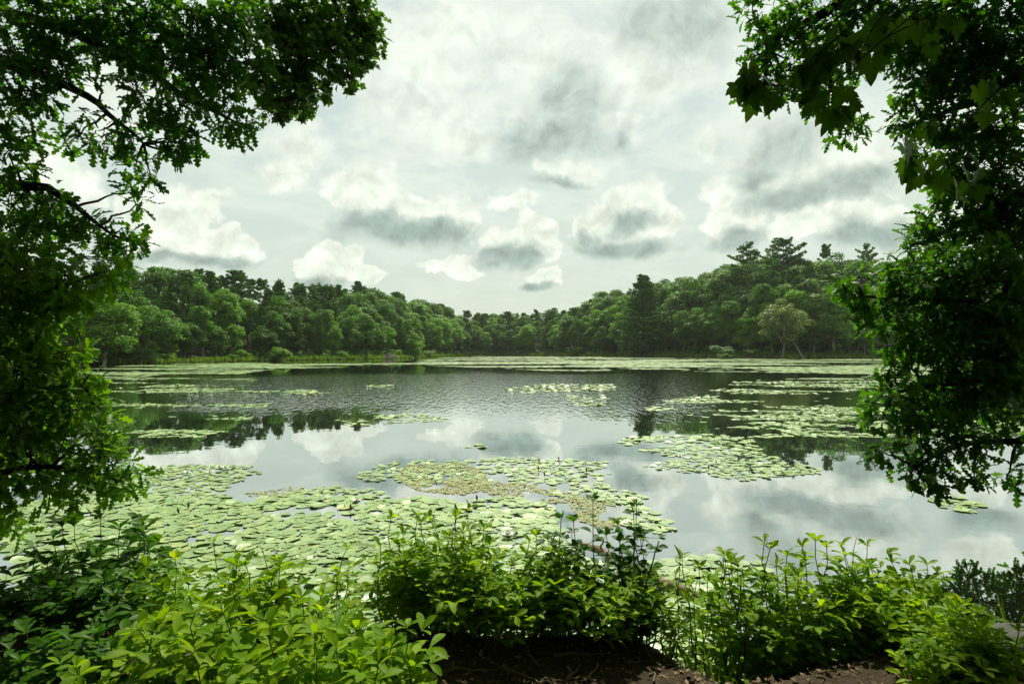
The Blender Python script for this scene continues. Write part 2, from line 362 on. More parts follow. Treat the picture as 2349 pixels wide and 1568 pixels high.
# ------------------------------------------------------------------ ground + pond
SHORE = np.array([(-25, 21), (-14, 12.2), (-9, 9.2), (-6.9, 7.5), (-5.6, 6.1), (-4.4, 4.7), (-3.2, 4.1), (-2.0, 3.8), (-0.9, 3.75), (0.2, 3.75),
                  (0.9, 3.7), (1.2, 3.35), (1.55, 3.4), (2.0, 3.75), (3.1, 3.8), (4.2, 3.9), (5.4, 4.3), (8, 6.2), (14, 9.5), (40, 22), (110, 70), (190, 130), (176, 170),
                  (150, 179), (118, 176), (98, 170), (80, 166), (62, 184), (50, 200), (23, 240), (8, 285), (-8, 295), (-24, 270), (-31, 200), (-33, 186), (-43, 152),
                  (-57, 130), (-64, 108), (-68, 88), (-66, 72), (-52, 44)], float)
def shore_sd(x, y):
    """distance to the shoreline, positive on land"""
    x = np.asarray(x, float).ravel(); y = np.asarray(y, float).ravel(); best = np.full(x.shape, 1e9)
    for i in range(len(SHORE)):
        a, b = SHORE[i], SHORE[(i + 1) % len(SHORE)]; e = b - a
        t = np.clip(((x - a[0]) * e[0] + (y - a[1]) * e[1]) / (e @ e), 0, 1)
        best = np.minimum(best, np.hypot(x - a[0] - t * e[0], y - a[1] - t * e[1]))
    return np.where(inpoly(x, y, [tuple(p) for p in SHORE]), -best, best)
def ground_h(x, y):
    x = np.asarray(x, float).ravel(); y = np.asarray(y, float).ravel()
    s = shore_sd(x, y); r = np.hypot(x, y)
    w = s + (fbm(x * 1.7, y * 1.7, 3) - 0.5) * np.where(r < 25, 0.35, 3.0)
    near = 0.68 * sstep(-0.02, 0.55, w) + 0.06 * sstep(0.5, 3, w) + (fbm(x * 3.1, y * 3.1, 5) - 0.5) * 0.09 * sstep(0.1, 0.6, w)
    az = np.degrees(np.arctan2(x, np.maximum(y, 1e-3)))
    hill = np.interp(az, [-60, -40, -25, -12, -3, 4, 10, 18, 30, 45, 70], [9, 9, 9, 8, 7, 7, 9, 14, 20, 20, 10])
    far = 0.35 * sstep(-0.3, 4, w) + hill * sstep(4, 62, s) + (fbm(x * .05, y * .05, 9) - .5) * 2.0 * sstep(8, 40, s)
    k = sstep(12, 35, r)
    land = near * (1 - k) + far * k
    bed = -np.minimum(0.10 + 0.5 * np.maximum(-w, 0), 2.0)
    return np.where(w > -0.02, land, bed)
def build_ground():
    nr = 270
    rad = np.concatenate([[0.02], np.geomspace(0.4, 3500, nr)])
    front = np.radians(np.linspace(-52, 52, 330)); back = np.radians(np.linspace(52, 308, 110))[1:-1]
    th = np.concatenate([front, back]); nt = len(th)
    RR, TT = np.meshgrid(rad, th, indexing='ij')
    X, Y = (RR * np.sin(TT)).ravel(), (RR * np.cos(TT)).ravel()
    Z = ground_h(X, Y)
    i = np.arange(len(rad) - 1)[:, None] * nt; j = np.arange(nt)[None]; k = (j + 1) % nt
    F = np.stack([i + j, i + nt + j, i + nt + k, i + k], -1).reshape(-1, 4)
    o = obj('ground', mesh('ground', np.stack([X, Y, Z], 1), F[:, ::-1], M_GROUND, smooth=True), kind='structure')
    o['label'] = 'brown earth bank and wooded hillsides round the pond'
build_ground()
def gz(x, y): return float(ground_h([x], [y])[0])
wv = np.array([(-400, -30, 0), (420, -30, 0), (420, 420, 0), (-400, 420, 0)])
pw = obj('pond_water', mesh('pond_water', wv, np.array([[0, 1, 2, 3]]), M_WATER), kind='structure')
pw['label'] = 'dark still pond water mirroring clouds and trees'

# ------------------------------------------------------------------ trees of the far shores
def quads_from(P, T, B, w, l):
    """leaf quads: centre P, long axis T, side axis B"""
    n = len(P); w = np.broadcast_to(w, (n,))[:, None]; l = np.broadcast_to(l, (n,))[:, None]
    V = np.stack([P - T * l, P + B * w, P + T * l, P - B * w], 1).reshape(-1, 3)
    return V, np.arange(4 * n).reshape(-1, 4)
def rand_dirs(n):
    return unit(rng.normal(size=(n, 3)))
def leaf_shell(acc, c, rad, n, size, up=0.45, flat=0.8):
    d = rand_dirs(n); d[:, 2] = np.where(d[:, 2] < -0.45, -d[:, 2], d[:, 2])
    rr = rad * rng.uniform(0.55, 1.08, n)[:, None]
    P = c + d * rr * np.array([1, 1, flat])
    nrm = unit(d * 0.7 + np.array([0, 0, up]) + rng.normal(0, 0.42, (n, 3)))
    T = unit(np.cross(nrm, rand_dirs(n))); B = np.cross(nrm, T)
    s = size * rng.uniform(0.6, 1.35, n)
    V, F = quads_from(P, T, B, s * 0.62, s)
    base = rng.uniform(0.0, 0.55); r = np.repeat(np.clip(base + rng.normal(0, .12, n), 0.0, 0.95), 4)
    acc.add(V, F, r)
def broad_proto(name, H, W, clear, lobes, mat, bark, lean=0.0, nleaf=470, dens=1.0, lobe_r=(0.11, 0.18), leafsize=0.0165):
    cr, tr = Acc(), Acc()
    top = np.array([lean * H, 0, H * 0.8])
    tp = curve_pts((0, 0, -0.6), top, 8, 0, 0.012); r0 = H * 0.020
    tr.add(*tube(tp, np.linspace(r0, r0 * 0.3, 8), 7))
    cz, rz = H * (clear + (1 - clear) * 0.5), H * (1 - clear) * 0.5
    k = 0
    for i in range(int(lobes * 1.9)):
        d = rand_dirs(1)[0]; q = rng.uniform(0.25, 1.0) ** .7
        c = np.array([lean * H * 0.8 + d[0] * W / 2 * q, d[1] * W / 2 * q, cz + d[2] * rz * q * rng.uniform(.85, 1.12)])
        shrink = 1 - 0.5 * max(0, (c[2] - cz) / rz) ** 2
        c[0] *= shrink; c[1] *= shrink
        rad = H * rng.uniform(lobe_r[0] * .55, lobe_r[1] * .85)
        leaf_shell(cr, c, rad, int(nleaf * dens * (rad / (H * .17)) ** 2), H * leafsize, flat=.62)
        if i % 2 == 0:
            s = tp[min(7, 3 + int(rng.integers(0, 4)))]
            tr.add(*tube(curve_pts(s, c, 5, 0.06, 0.03), np.linspace(r0 * .42, r0 * .1, 5), 5))
    return [('trunk', tr.build('trunk', bark, True)), ('crown', cr.build('crown', mat))], H
def pine_proto(name, H, W, clear, mat, bark, top_round=0.5, gap=0.05, droop=0.0, irregular=0.0, dead=0):
    cr, tr = Acc(), Acc(); r0 = H * 0.014
    tp = curve_pts((0, 0, -0.6), (H * rng.uniform(-.02, .02), 0, H * 0.985), 9, 0, 0.004)
    tr.add(*tube(tp, np.linspace(r0, r0 * 0.18, 9), 7))
    z = H * clear
    def trunk_at(zz):
        return np.array([np.interp(zz, tp[:, 2], tp[:, 0]), np.interp(zz, tp[:, 2], tp[:, 1]), zz])
    for i in range(dead):
        zz = H * rng.uniform(0.12, clear); a = rng.uniform(0, 6.28); L = W * rng.uniform(.12, .25)
        s = trunk_at(zz); tr.add(*tube(curve_pts(s, s + np.array([math.cos(a) * L, math.sin(a) * L, -.1 * L]), 4, 0, .02), np.linspace(r0 * .2, r0 * .06, 4), 4))
    while z < H * 0.985:
        u = (z - H * clear) / (H * (1 - clear))
        prof = (math.sin(min(1, (u + 0.28) / 0.55) * math.pi / 2)) * (max(0.0, 1 - u ** 1.7) ** (0.55 + 0.5 * (1 - top_round)))
        nb = int(rng.integers(4, 7)); a0 = rng.uniform(0, 6.28)
        for b in range(nb):
            if irregular and rng.random() < irregular * 0.55: continue
            L = max(0.05 * W, W / 2 * prof * rng.uniform(0.62, 1.12) * (1 + irregular * rng.uniform(-.45, .55)))
            a = a0 + b * 6.283 / nb + rng.normal(0, 0.2)
            s = trunk_at(z + rng.uniform(-.3, .3) * gap * H); rise = L * (0.08 + 0.55 * u - droop) 
            e = s + np.array([math.cos(a) * L, math.sin(a) * L, rise])
            bp = curve_pts(s, e, 6, -0.06, 0.02)
            tr.add(*tube(bp, np.linspace(r0 * .3, r0 * .05, 6), 4))
            m = max(3, int(L / (0.030 * H)))
            for q in np.linspace(0.32, 1.03, m):
                c = bp[0] + (bp[-1] - bp[0]) * q; c[2] = np.interp(q * 5, range(6), bp[:, 2])
                side = np.array([-math.sin(a), math.cos(a), 0]); spread = L * 0.24 * math.sin(min(1, q) * 2.6) + .01 * H
                n = 28
                P = c + side * rng.uniform(-1, 1, (n, 1)) * spread + rng.normal(0, .006 * H, (n, 3)) * np.array([1, 1, .7])
                T = unit(np.array([math.cos(a), math.sin(a), 0.45]) * 0.8 + rng.normal(0, .55, (n, 3)) + np.array([0, 0, 0.25]))
                B = unit(np.cross(T, rand_dirs(n)))
                sz = H * 0.018 * rng.uniform(.6, 1.3, n)
                V, F = quads_from(P, T, B, sz * 0.42, sz)
                cr.add(V, F, np.repeat(np.clip(rng.uniform(.05, .6) + rng.normal(0, .1, n), 0, .95), 4))
        z += H * gap * rng.uniform(0.7, 1.3) * (1.0 if u < .8 else .7)
    n = 60; P = trunk_at(H * .97) + rng.normal(0, 1, (n, 3)) * np.array([.018, .018, .02]) * H
    T = unit(rng.normal(0, .4, (n, 3)) + np.array([0, 0, .8])); B = unit(np.cross(T, rand_dirs(n)))
    V, F = quads_from(P, T, B, H * .007, H * .017); cr.add(V, F, .3)
    return [('trunk', tr.build('trunk', bark, True)), ('crown', cr.build('crown', mat))], H
BR = [broad_proto('b', 14, 9.5, .18, 34, M_BROAD, M_BARK), broad_proto('b', 14, 8.0, .22, 30, M_BROAD, M_BARK, .03),
      broad_proto('b', 14, 11, .2, 40, M_BROADG, M_BARK), broad_proto('b', 14, 9, .14, 34, M_BROADL, M_BARKP, -.03),
      broad_proto('b', 14, 7.5, .25, 28, M_BROADL, M_BARK, .04, lobe_r=(.10, .17)), broad_proto('b', 14, 10, .2, 36, M_BROAD, M_BARKP, -.05, lobe_r=(.11, .18))]
PI_ = [pine_proto('p', 22, 10.5, .14, M_PINE, M_BARKD), pine_proto('p', 22, 10, .22, M_PINE, M_BARKD, .8, dead=6),
       pine_proto('p', 22, 9.5, .2, M_PINE, M_BARKD, .1, gap=.055), pine_proto('p', 22, 9.0, .36, M_PINE, M_BARK, .9, gap=.06, irregular=.5, dead=8),
       pine_proto('p', 22, 10, .42, M_PINE, M_BARKD, .95, gap=.055, irregular=.9, dead=10)]
def plant_tree(name, proto, x, y, H, wid=1.0, label='', cat='tree', group=None, z=None, rot=None, tilt=0.0):
    parts, H0 = proto; s = H / H0
    e = obj(name, None, loc=(x, y, gz(x, y) if z is None else z), label=label, cat=cat, group=group)
    e.rotation_euler = (0, tilt, rng.uniform(0, 6.28) if rot is None else rot); e.scale = (s * wid, s * wid, s); e.empty_display_size = 1
    for n, me in parts: obj(n, me, e)
    return e
SKY_X = [-200, 0, 150, 280, 400, 440, 500, 560, 640, 700, 830, 900, 950, 1000, 1060, 1100, 1150, 1200, 1250, 1290, 1340, 1400, 1440, 1530, 1600, 1660, 1760, 1850, 1950, 2050, 2150, 2349, 2600]
SKY_Y = [551, 571, 591, 603, 597, 611, 625, 631, 643, 649, 659, 675, 691, 699, 713, 721, 724, 723, 717, 703, 685, 667, 659, 646, 631, 613, 591, 583, 579, 583, 587, 591, 591]
SH_X = [-200, 100, 200, 600, 960, 1060, 1170, 1300, 1500, 1800, 2050, 2349, 2600]
SH_Y = [850, 842, 838, 827, 820, 815, 813, 816, 819, 822, 821, 821, 822]
far_pts = SHORE[21:41]
def walk(off, step, i0=21, i1=40, jit=0.3, scale=False):
    """points along the far shoreline, moved inland by off"""
    pts = SHORE[i0:i1 + 1]; seg = np.linalg.norm(np.diff(pts, axis=0), axis=1); cum = np.concatenate([[0], np.cumsum(seg)])
    s = rng.uniform(0, step); out = []
    while s < cum[-1]:
        k = min(len(seg) - 1, int(np.searchsorted(cum, s, 'right') - 1)); t = (s - cum[k]) / seg[k]
        p = pts[k] + (pts[k + 1] - pts[k]) * t
        d = pts[k + 1] - pts[k]; nrm = np.array([d[1], -d[0]]) / seg[k]
        q = p + nrm * (off + rng.normal(0, jit * 2.0)); q2 = p - nrm * off
        if shore_sd([q[0]], [q[1]])[0] < 0: q = q2
        out.append(q); s += step * (np.clip(math.hypot(*p) / 150, .62, 1.1) if scale else 1) * rng.uniform(1 - jit, 1 + jit)
    return out
def zone(vx):
    return 'left' if vx < 900 else ('far' if vx < 1330 else 'right')
ZN = {'left': 'left wooded shore', 'far': 'far end', 'right': 'right wooded shore'}
def special_spots():
    return [(1475, 203), (1712, 196), (1800, 200), (1165, 292), (1230, 285), (1795, 168), (945, 192), (330, 100), (1895, 215), (1992, 214)]
taken = [tuple(at(x, 804, d)[:2]) for x, d in special_spots()]
tree_rows = [(4.5, 6.0, .36, .66), (11, 6.4, .52, .84), (19, 6.6, .70, .95), (29, 7.0, .86, 1.0), (42, 7.6, .93, 1.04)]
n_tree = {'pine': 0, 'broad': 0}
FAR_END = [np.array([(vx - CXV) / FV * (300 + 9 * (k % 5) + rng.uniform(-3, 3)), 300 + 9 * (k % 5)]) for k, vx in enumerate(np.linspace(1085, 1205, 35))]
for ri, (off, stp, f0, f1) in enumerate(tree_rows):
    for q in walk(off, stp, scale=True) + (FAR_END[ri::5]):
        x, y = q; vx, vy, dep = proj([x, y, 2.3])
        if dep < 20 or vx < -60 or vx > 2560: continue
        if ri > 2 and vx > 2150: continue
        if shore_sd([x], [y])[0] < 2.2: continue
        if ri < 2 and any(math.hypot(x - a, y - b) < 4.0 for a, b in taken): continue
        zn = zone(vx); ys, yt = np.interp(vx, SH_X, SH_Y), np.interp(vx, SKY_X, SKY_Y)
        fr = rng.uniform(f0, f1)
        if zn == 'far': fr = min(1.02, fr + .12)
        yt_ = ys - fr * (ys - yt); g = gz(x, y)
        H = (804 - yt_) / FV * dep + CAM_Z - g
        pine_p = {'left': [.15, .4, .65, .85, .92], 'far': [.2, .3, .3, .4, .4], 'right': [.12, .25, .28, .25, .22]}[zn][ri]
        isp = rng.random() < pine_p
        H = float(np.clip(H, 5.5, 30 if isp else 27))
        if isp:
            H *= rng.uniform(.97, 1.06) if ri > 2 else 1
            k = int(rng.integers(0, 4)); lab = ['short dark pine at the water edge, %s', 'dark pine just behind the waterside trees, %s', 'tall dark pine halfway up the slope, %s', 'dark pine crown high on the slope, %s', 'plumed pine top standing on the skyline, %s'][ri] % ZN[zn]
            plant_tree('pine_tree', PI_[k], x, y, H, rng.uniform(.95, 1.35), lab, 'pine tree', 'pines of the ' + ZN[zn]); n_tree['pine'] += 1
        else:
            pal = [3, 4, 3, 0, 5, 1] if ri == 0 else ([0, 1, 2, 5, 4, 3] if ri < 3 else [0, 1, 2, 5])
            k = pal[int(rng.integers(0, len(pal)))]
            cl = {3: 'bright green', 4: 'yellow-green', 2: 'grey-green'}.get(k, 'deep green')
            lab = cl + [' leafy tree standing at the water edge, %s', ' leafy tree just behind the waterside trees, %s', ' leafy tree halfway up the slope, %s', ' leafy crown high on the slope, %s', ' round crown on the skyline, %s'][ri] % ZN[zn]
            plant_tree('leafy_tree', BR[k], x, y, H, rng.uniform(.72, 1.15) * (1.1 if H < 10 else 1), lab, 'tree', 'leafy trees of the ' + ZN[zn]); n_tree['broad'] += 1
print('TREES', n_tree)
def place_px(name, proto, vx, dep, ytop, wid, label, cat='tree', **k):
    p = at(vx, 804, dep); g = gz(p[0], p[1]); H = (804 - ytop) / FV * dep + CAM_Z - g
    return plant_tree(name, proto, p[0], p[1], H, wid, label, cat, z=g, **k)
place_px('pine_tree', pine_proto('p', 22, 11, .10, M_PINE, M_BARKD, .45, gap=.042), 1475, 203, 632, 1.3, 'big full pine leaning over the water, tallest of the waterside trees', 'pine tree')
place_px('pine_tree', PI_[4], 1712, 200, 556, 1.0, 'ragged open-topped pine rising above the right shore skyline', 'pine tree', rot=.6)
place_px('pine_tree', pine_proto('p', 22, 12, .45, M_PINE, M_BARKD, 1.0, gap=.05, irregular=.5), 1800, 206, 550, 1.05, 'broad flat-topped pine on the skyline beside the ragged pine', 'pine tree')
place_px('pine_tree', PI_[3], 1895, 216, 562, .7, 'slim pine tip on the skyline between two wider pines', 'pine tree')
place_px('pine_tree', PI_[4], 1992, 216, 558, .85, 'spreading pine top on the skyline near the dark oak', 'pine tree', rot=2.2)
place_px('pine_tree', PI_[3], 1165, 290, 716, 1.1, 'lone round-topped pine at the far end of the pond', 'pine tree')
place_px('pine_tree', pine_proto('p', 22, 7, .3, M_PINE, M_BARKP, .9, gap=.06, irregular=.6), 1230, 280, 712, 1.0, 'slim pine with a pale bare trunk at the far end', 'pine tree')
place_px('leafy_tree', broad_proto('b', 10, 6.6, .3, 34, M_PALE, M_BARK, .02, nleaf=300, lobe_r=(.10, .17), leafsize=.016), 1795, 164, 688, 1.0, 'small pale thin-leaved tree alone at the water edge', 'tree', rot=0)
place_px('leafy_tree', broad_proto('b', 9, 8.5, .02, 30, M_BROADL, M_BARK), 945, 190, 766, 1.0, 'low bright green bushy tree on the point beside the stick lodge', 'tree')
place_px('leafy_tree', broad_proto('b', 9, 4.0, .2, 16, M_BROADG, M_BARKP, .3), 318, 98, 768, 1.0, 'grey-green small tree leaning over the left shore', 'tree', rot=0)
place_px('leafy_tree', BR[3], 240, 92, 676, 1.15, 'large bright green tree at the near end of the left shore', 'tree')
place_px('leafy_tree', BR[0], 350, 101, 706, 1.1, 'rounded green tree overhanging the left shore grass', 'tree')

# dead leaning trunk by the pale tree
def snag():
    a = at(1852, 812, 163); b = at(1820, 782, 164)
    base = np.array([a[0], a[1], gz(a[0], a[1])])
    e = obj('leaning_snag', None, loc=base, label='bare grey dead trunk leaning beside the pale tree', cat='dead tree')
    V, F = tube(curve_pts((0, 0, -.3), b - base, 6, 0, .01), np.linspace(.22, .08, 6), 7)
    obj('trunk', mesh('trunk', V, F, M_BARKP, smooth=True), e)
    for k in range(5):
        s = (b - base) * rng.uniform(.75, 1); d = rng.normal(0, .7, 3) + np.array([-.5, 0, .4])
        V, F = tube(curve_pts(s, s + d, 4, 0, .05), np.linspace(.05, .02, 4), 5); obj('branch', mesh('branch', V, F, M_BARKP), e)
snag()

# shoreline shrubs and reeds
def shrub_proto(mat, H=3, W=4.2, lobes=12):
    cr, tr = Acc(), Acc()
    for i in range(lobes):
        a = rng.uniform(0, 6.28); q = rng.uniform(0, .42) * W
        c = np.array([math.cos(a) * q, math.sin(a) * q, H * rng.uniform(.25, .8) * (1 - .6 * (q / W))])
        leaf_shell(cr, c, H * rng.uniform(.2, .32), 260, H * .04)
        tr.add(*tube(curve_pts((c[0] * .2, c[1] * .2, -.3), c, 4, .05, .03), np.linspace(.05, .015, 4), 5))
    return [('stems', tr.build('stems', M_BARK)), ('crown', cr.build('crown', mat))], H
SHP = [shrub_proto(M_BROADL), shrub_proto(M_BROAD), shrub_proto(M_BROADG), shrub_proto(M_REED, 2.4, 4.5)]
for q in walk(1.4, 6.5, jit=.55):
    vx, vy, dep = proj([q[0], q[1], 1]);
    if dep < 20 or vx < 100 or vx > 2400: continue
    k = int(rng.integers(0, 4)); zn = zone(vx)
    plant_tree('shore_shrub', SHP[k], q[0], q[1], rng.uniform(1.3, 2.9), rng.uniform(.9, 1.5),
               ['bright green', 'dark green', 'grey-green', 'yellowish'][k] + ' low shrub at the waterline, ' + ZN[zn], 'shrub', 'shrubs along the waterline of the ' + ZN[zn])
for vx, dep, h, w, k, lab in [(1655, 171, 4.2, 1.6, 2, 'wide grey-green shrub mound at the water edge before dark trunks'), (1720, 169, 3.2, 1.5, 1, 'dark shrub mound beside the wide grey-green one'),
                              (1330, 236, 4.5, 1.3, 1, 'tall rounded shrub below the far right trees'), (640, 131, 3.4, 1.2, 0, 'bright shrub at the foot of the left shore trees'), (1660, 166, 1.8, 1.4, 3, 'yellowish low shrub in front of the grey-green mound')]:
    p = at(vx, 804, dep); plant_tree('shore_shrub', SHP[k], p[0], p[1], h, w, lab, 'shrub', z=max(.05, gz(p[0], p[1])))
def reeds():
    acc = Acc(); P = []
    for off in (-.6, .0, .7, 1.5, 2.6): P += walk(off + .01, .55, jit=.7)
    P = np.array(P); vx, vy, dep = proj(np.c_[P, np.zeros(len(P))]); P = P[(dep > 15) & (vx > 0) & (vx < 2500)]
    hmod = fbm(P[:, 0] * .12, P[:, 1] * .12, 4); P = P[hmod > .36]; hmod = hmod[hmod > .36]
    z = np.maximum(ground_h(P[:, 0], P[:, 1]), -.05)
    for k in range(6):
        n = len(P); b = np.c_[P + rng.normal(0, .3, (n, 2)), z]; h = (.5 + 1.3 * hmod) * rng.uniform(.5, 1.1, n)
        T = unit(np.c_[rng.normal(0, .3, (n, 2)), np.ones(n)]); B = unit(np.cross(T, rand_dirs(n)))
        V, F = quads_from(b + T * (h / 2)[:, None], T, B, .13, h / 2); acc.add(V, F, np.repeat(rng.uniform(0, 1, n), 4))
    obj('shore_reeds', acc.build('shore_reeds', M_REED), kind='stuff', label='light green reeds and grass fringing the far shoreline', cat='reeds')
reeds()
def understory():
    """low leafy growth on the forest floor behind the waterside trees: nobody could count it"""
    acc = Acc(); P = []
    for off in (3, 6, 9, 13, 18, 24, 31, 44, 58): P += walk(off, 3.2, jit=.6)
    P += [np.array([(v - CXV) / FV * d, d]) for v in np.arange(1060, 1240, 9) for d in (301, 309, 318, 330, 345)]
    for q in P:
        vx, vy, dep = proj([q[0], q[1], 1])
        if dep < 20 or vx < -50 or vx > 2500: continue
        if 400 < vx < 520 and dep < 130: continue
        leaf_shell(acc, np.array([q[0], q[1], gz(*q) + rng.uniform(.3, 1.5)]), rng.uniform(.9, 2.2), 46, .42)
    obj('undergrowth', acc.build('undergrowth', M_BROAD), kind='stuff', label='dark leafy undergrowth below the shore trees', cat='undergrowth')
understory()
def lodge():
    p = on_z(894, 823.5); e = obj('beaver_lodge', None, loc=(p[0], p[1], 0), label='pinkish brown stick lodge at the water edge by the bright bushy tree', cat='lodge')
    for k in range(60):
        a = rng.uniform(0, 6.28); r = rng.uniform(.3, 2.0); c = np.array([math.cos(a) * r, math.sin(a) * r * .8, 1.25 * (1 - (r / 2.3) ** 2)])
        d = unit(np.array([-math.sin(a), math.cos(a), 0]) * rng.normal(0, 1) + np.array([math.cos(a), math.sin(a), -.8]) * rng.uniform(.3, 1)) * rng.uniform(.6, 1.2)
        V, F = tube(curve_pts(c - d, c + d, 4, 0, .03), np.linspace(.07, .04, 4), 5); obj('stick', mesh('stick', V, F, M_STICKS), e)
lodge()

# ------------------------------------------------------------------ lily pads
def pad_template(seg, rings, rim=0.0, curl=0.0, notch=12):
    th = np.radians(np.linspace(notch, 360 - notch, seg + 1)); V = [(0, 0, 0.004)]; F = []
    for r in rings:
        for i, a in enumerate(th):
            wob = 1 + .03 * math.sin(3 * a + 1) + .02 * math.sin(7 * a)
            z = .006 + rim * max(0, (r - .55) / .45) ** 2 * (0.35 + .65 * (math.sin(a * 1 + 2.0) > -.2)) + curl * max(0, math.cos(a - 1.2)) ** 2 * (r ** 2)
            V.append((r * wob * math.cos(a), r * wob * math.sin(a), z))
    k = seg + 1
    for i in range(seg): F.append((0, 1 + i, 2 + i, 2 + i))
    tri = [(0, 1 + i, 2 + i) for i in range(seg)]; quad = []
    for j in range(len(rings) - 1):
        for i in range(seg): a = 1 + j * k + i; tri += [(a, a + k, a + k + 1), (a, a + k + 1, a + 1)]
    return np.array(V), np.array(tri)
Z_NEAR = [((-40, 1175), (30, 1165), (340, 1068), (575, 1066), (595, 1085), (500, 1130), (560, 1152), (740, 1113), (830, 1122), (960, 1137), (1060, 1150), (1180, 1138), (1265, 1165), (1285, 1230), (1330, 1262), (1400, 1300),
           (1620, 1275), (1670, 1300), (1650, 1420), (1620, 1520), (400, 1520), (0, 1330), (-60, 1260)), ]
Z_MID = [(((800, 1092), (900, 1060), (1060, 1056), (1180, 1049), (1390, 1060), (1402, 1082), (1380, 1106), (1460, 1130), (1485, 1150), (1400, 1152), (1290, 1112), (1100, 1108), (950, 1112), (820, 1102)), .62),
         (((1415, 1005), (1560, 994), (1720, 1000), (1745, 1040), (1900, 1078), (1870, 1088), (1700, 1101), (1600, 1086), (1455, 1072), (1545, 1050), (1430, 1022)), .72),
         (((1445, 1150), (1530, 1190), (1565, 1215), (1480, 1228), (1430, 1200)), .6), (((2140, 1146), (2200, 1140), (2290, 1168), (2230, 1176), (2160, 1164)), .6),
         (((1230, 1120), (1400, 1130), (1470, 1155), (1420, 1160), (1300, 1150)), .35), (((860, 955), (950, 948), (1045, 956), (1000, 968), (880, 972)), .5), (((1066, 1026), (1090, 1019), (1118, 1023), (1095, 1032), (1070, 1031)), .75),
         (((760, 965), (830, 962), (860, 975), (790, 982)), .3), (((1290, 905), (1390, 906), (1395, 932), (1310, 930)), .42), (((1135, 893), (1250, 881), (1405, 881), (1395, 896), (1200, 901)), .62),
         (((640, 896), (700, 893), (748, 900), (700, 906), (650, 903)), .8), (((835, 884), (870, 881), (905, 884), (870, 889)), .7), (((1640, 1290), (1700, 1280), (1780, 1300), (1700, 1340)), .5)]
Z_FAR = [(((200, 844), (330, 836), (560, 830), (640, 835), (960, 832), (982, 822), (1090, 817), (1300, 817), (1600, 822), (2060, 822), (2420, 823), (2420, 864), (2000, 858), (1600, 852), (1250, 850), (1100, 843), (960, 838), (750, 843), (620, 848), (520, 860), (380, 858), (300, 868), (160, 872)), .64),
         (((220, 866), (560, 860), (640, 890), (600, 950), (430, 1035), (270, 1035)), .20),
         (((1690, 872), (2050, 862), (2420, 872), (2420, 1015), (2050, 1002), (1720, 1002), (1540, 965), (1465, 952), (1500, 925), (1620, 900)), .44)]
def cover(vx, vy, X, Y):
    """share of the water the pads cover at a spot"""
    cv = np.zeros(len(vx)); wob = (fbm(X * .8, Y * .8, 21) - .5)
    jx = vx + wob * 30 + (fbm(X * 2.5, Y * 2.5, 22) - .5) * 20; jy = vy + (fbm(X * 1.5, Y * 1.5, 23) - .5) * 10 * np.clip((vy - 815) / 150, 0.1, 1)
    for poly in Z_NEAR:
        i = inpoly(jx, jy, poly); cv[i] = np.where(fbm(X[i] * 1.1, Y[i] * 1.1, 31) > .33, .97, .25)
    for poly, c in Z_MID:
        i = inpoly(jx, jy, poly) & (cv == 0); cv[i] = c * np.where(fbm(X[i] * 1.4, Y[i] * 1.4, 33) > .40, 1.25, .55)
    for poly, c in Z_FAR:
        i = inpoly(jx, jy, poly) & (cv == 0)
        if not i.any(): continue
        fq = (.22, .62) if Y.min() < 40 else (.05, .17)
        n = fbm(X[i] * fq[0], Y[i] * fq[1], 41, 5)
        thr = np.quantile(n, 1 - c)
        cv[i] = sstep(thr - .015, thr + .03, n) * .95 + .02 * c
    return cv
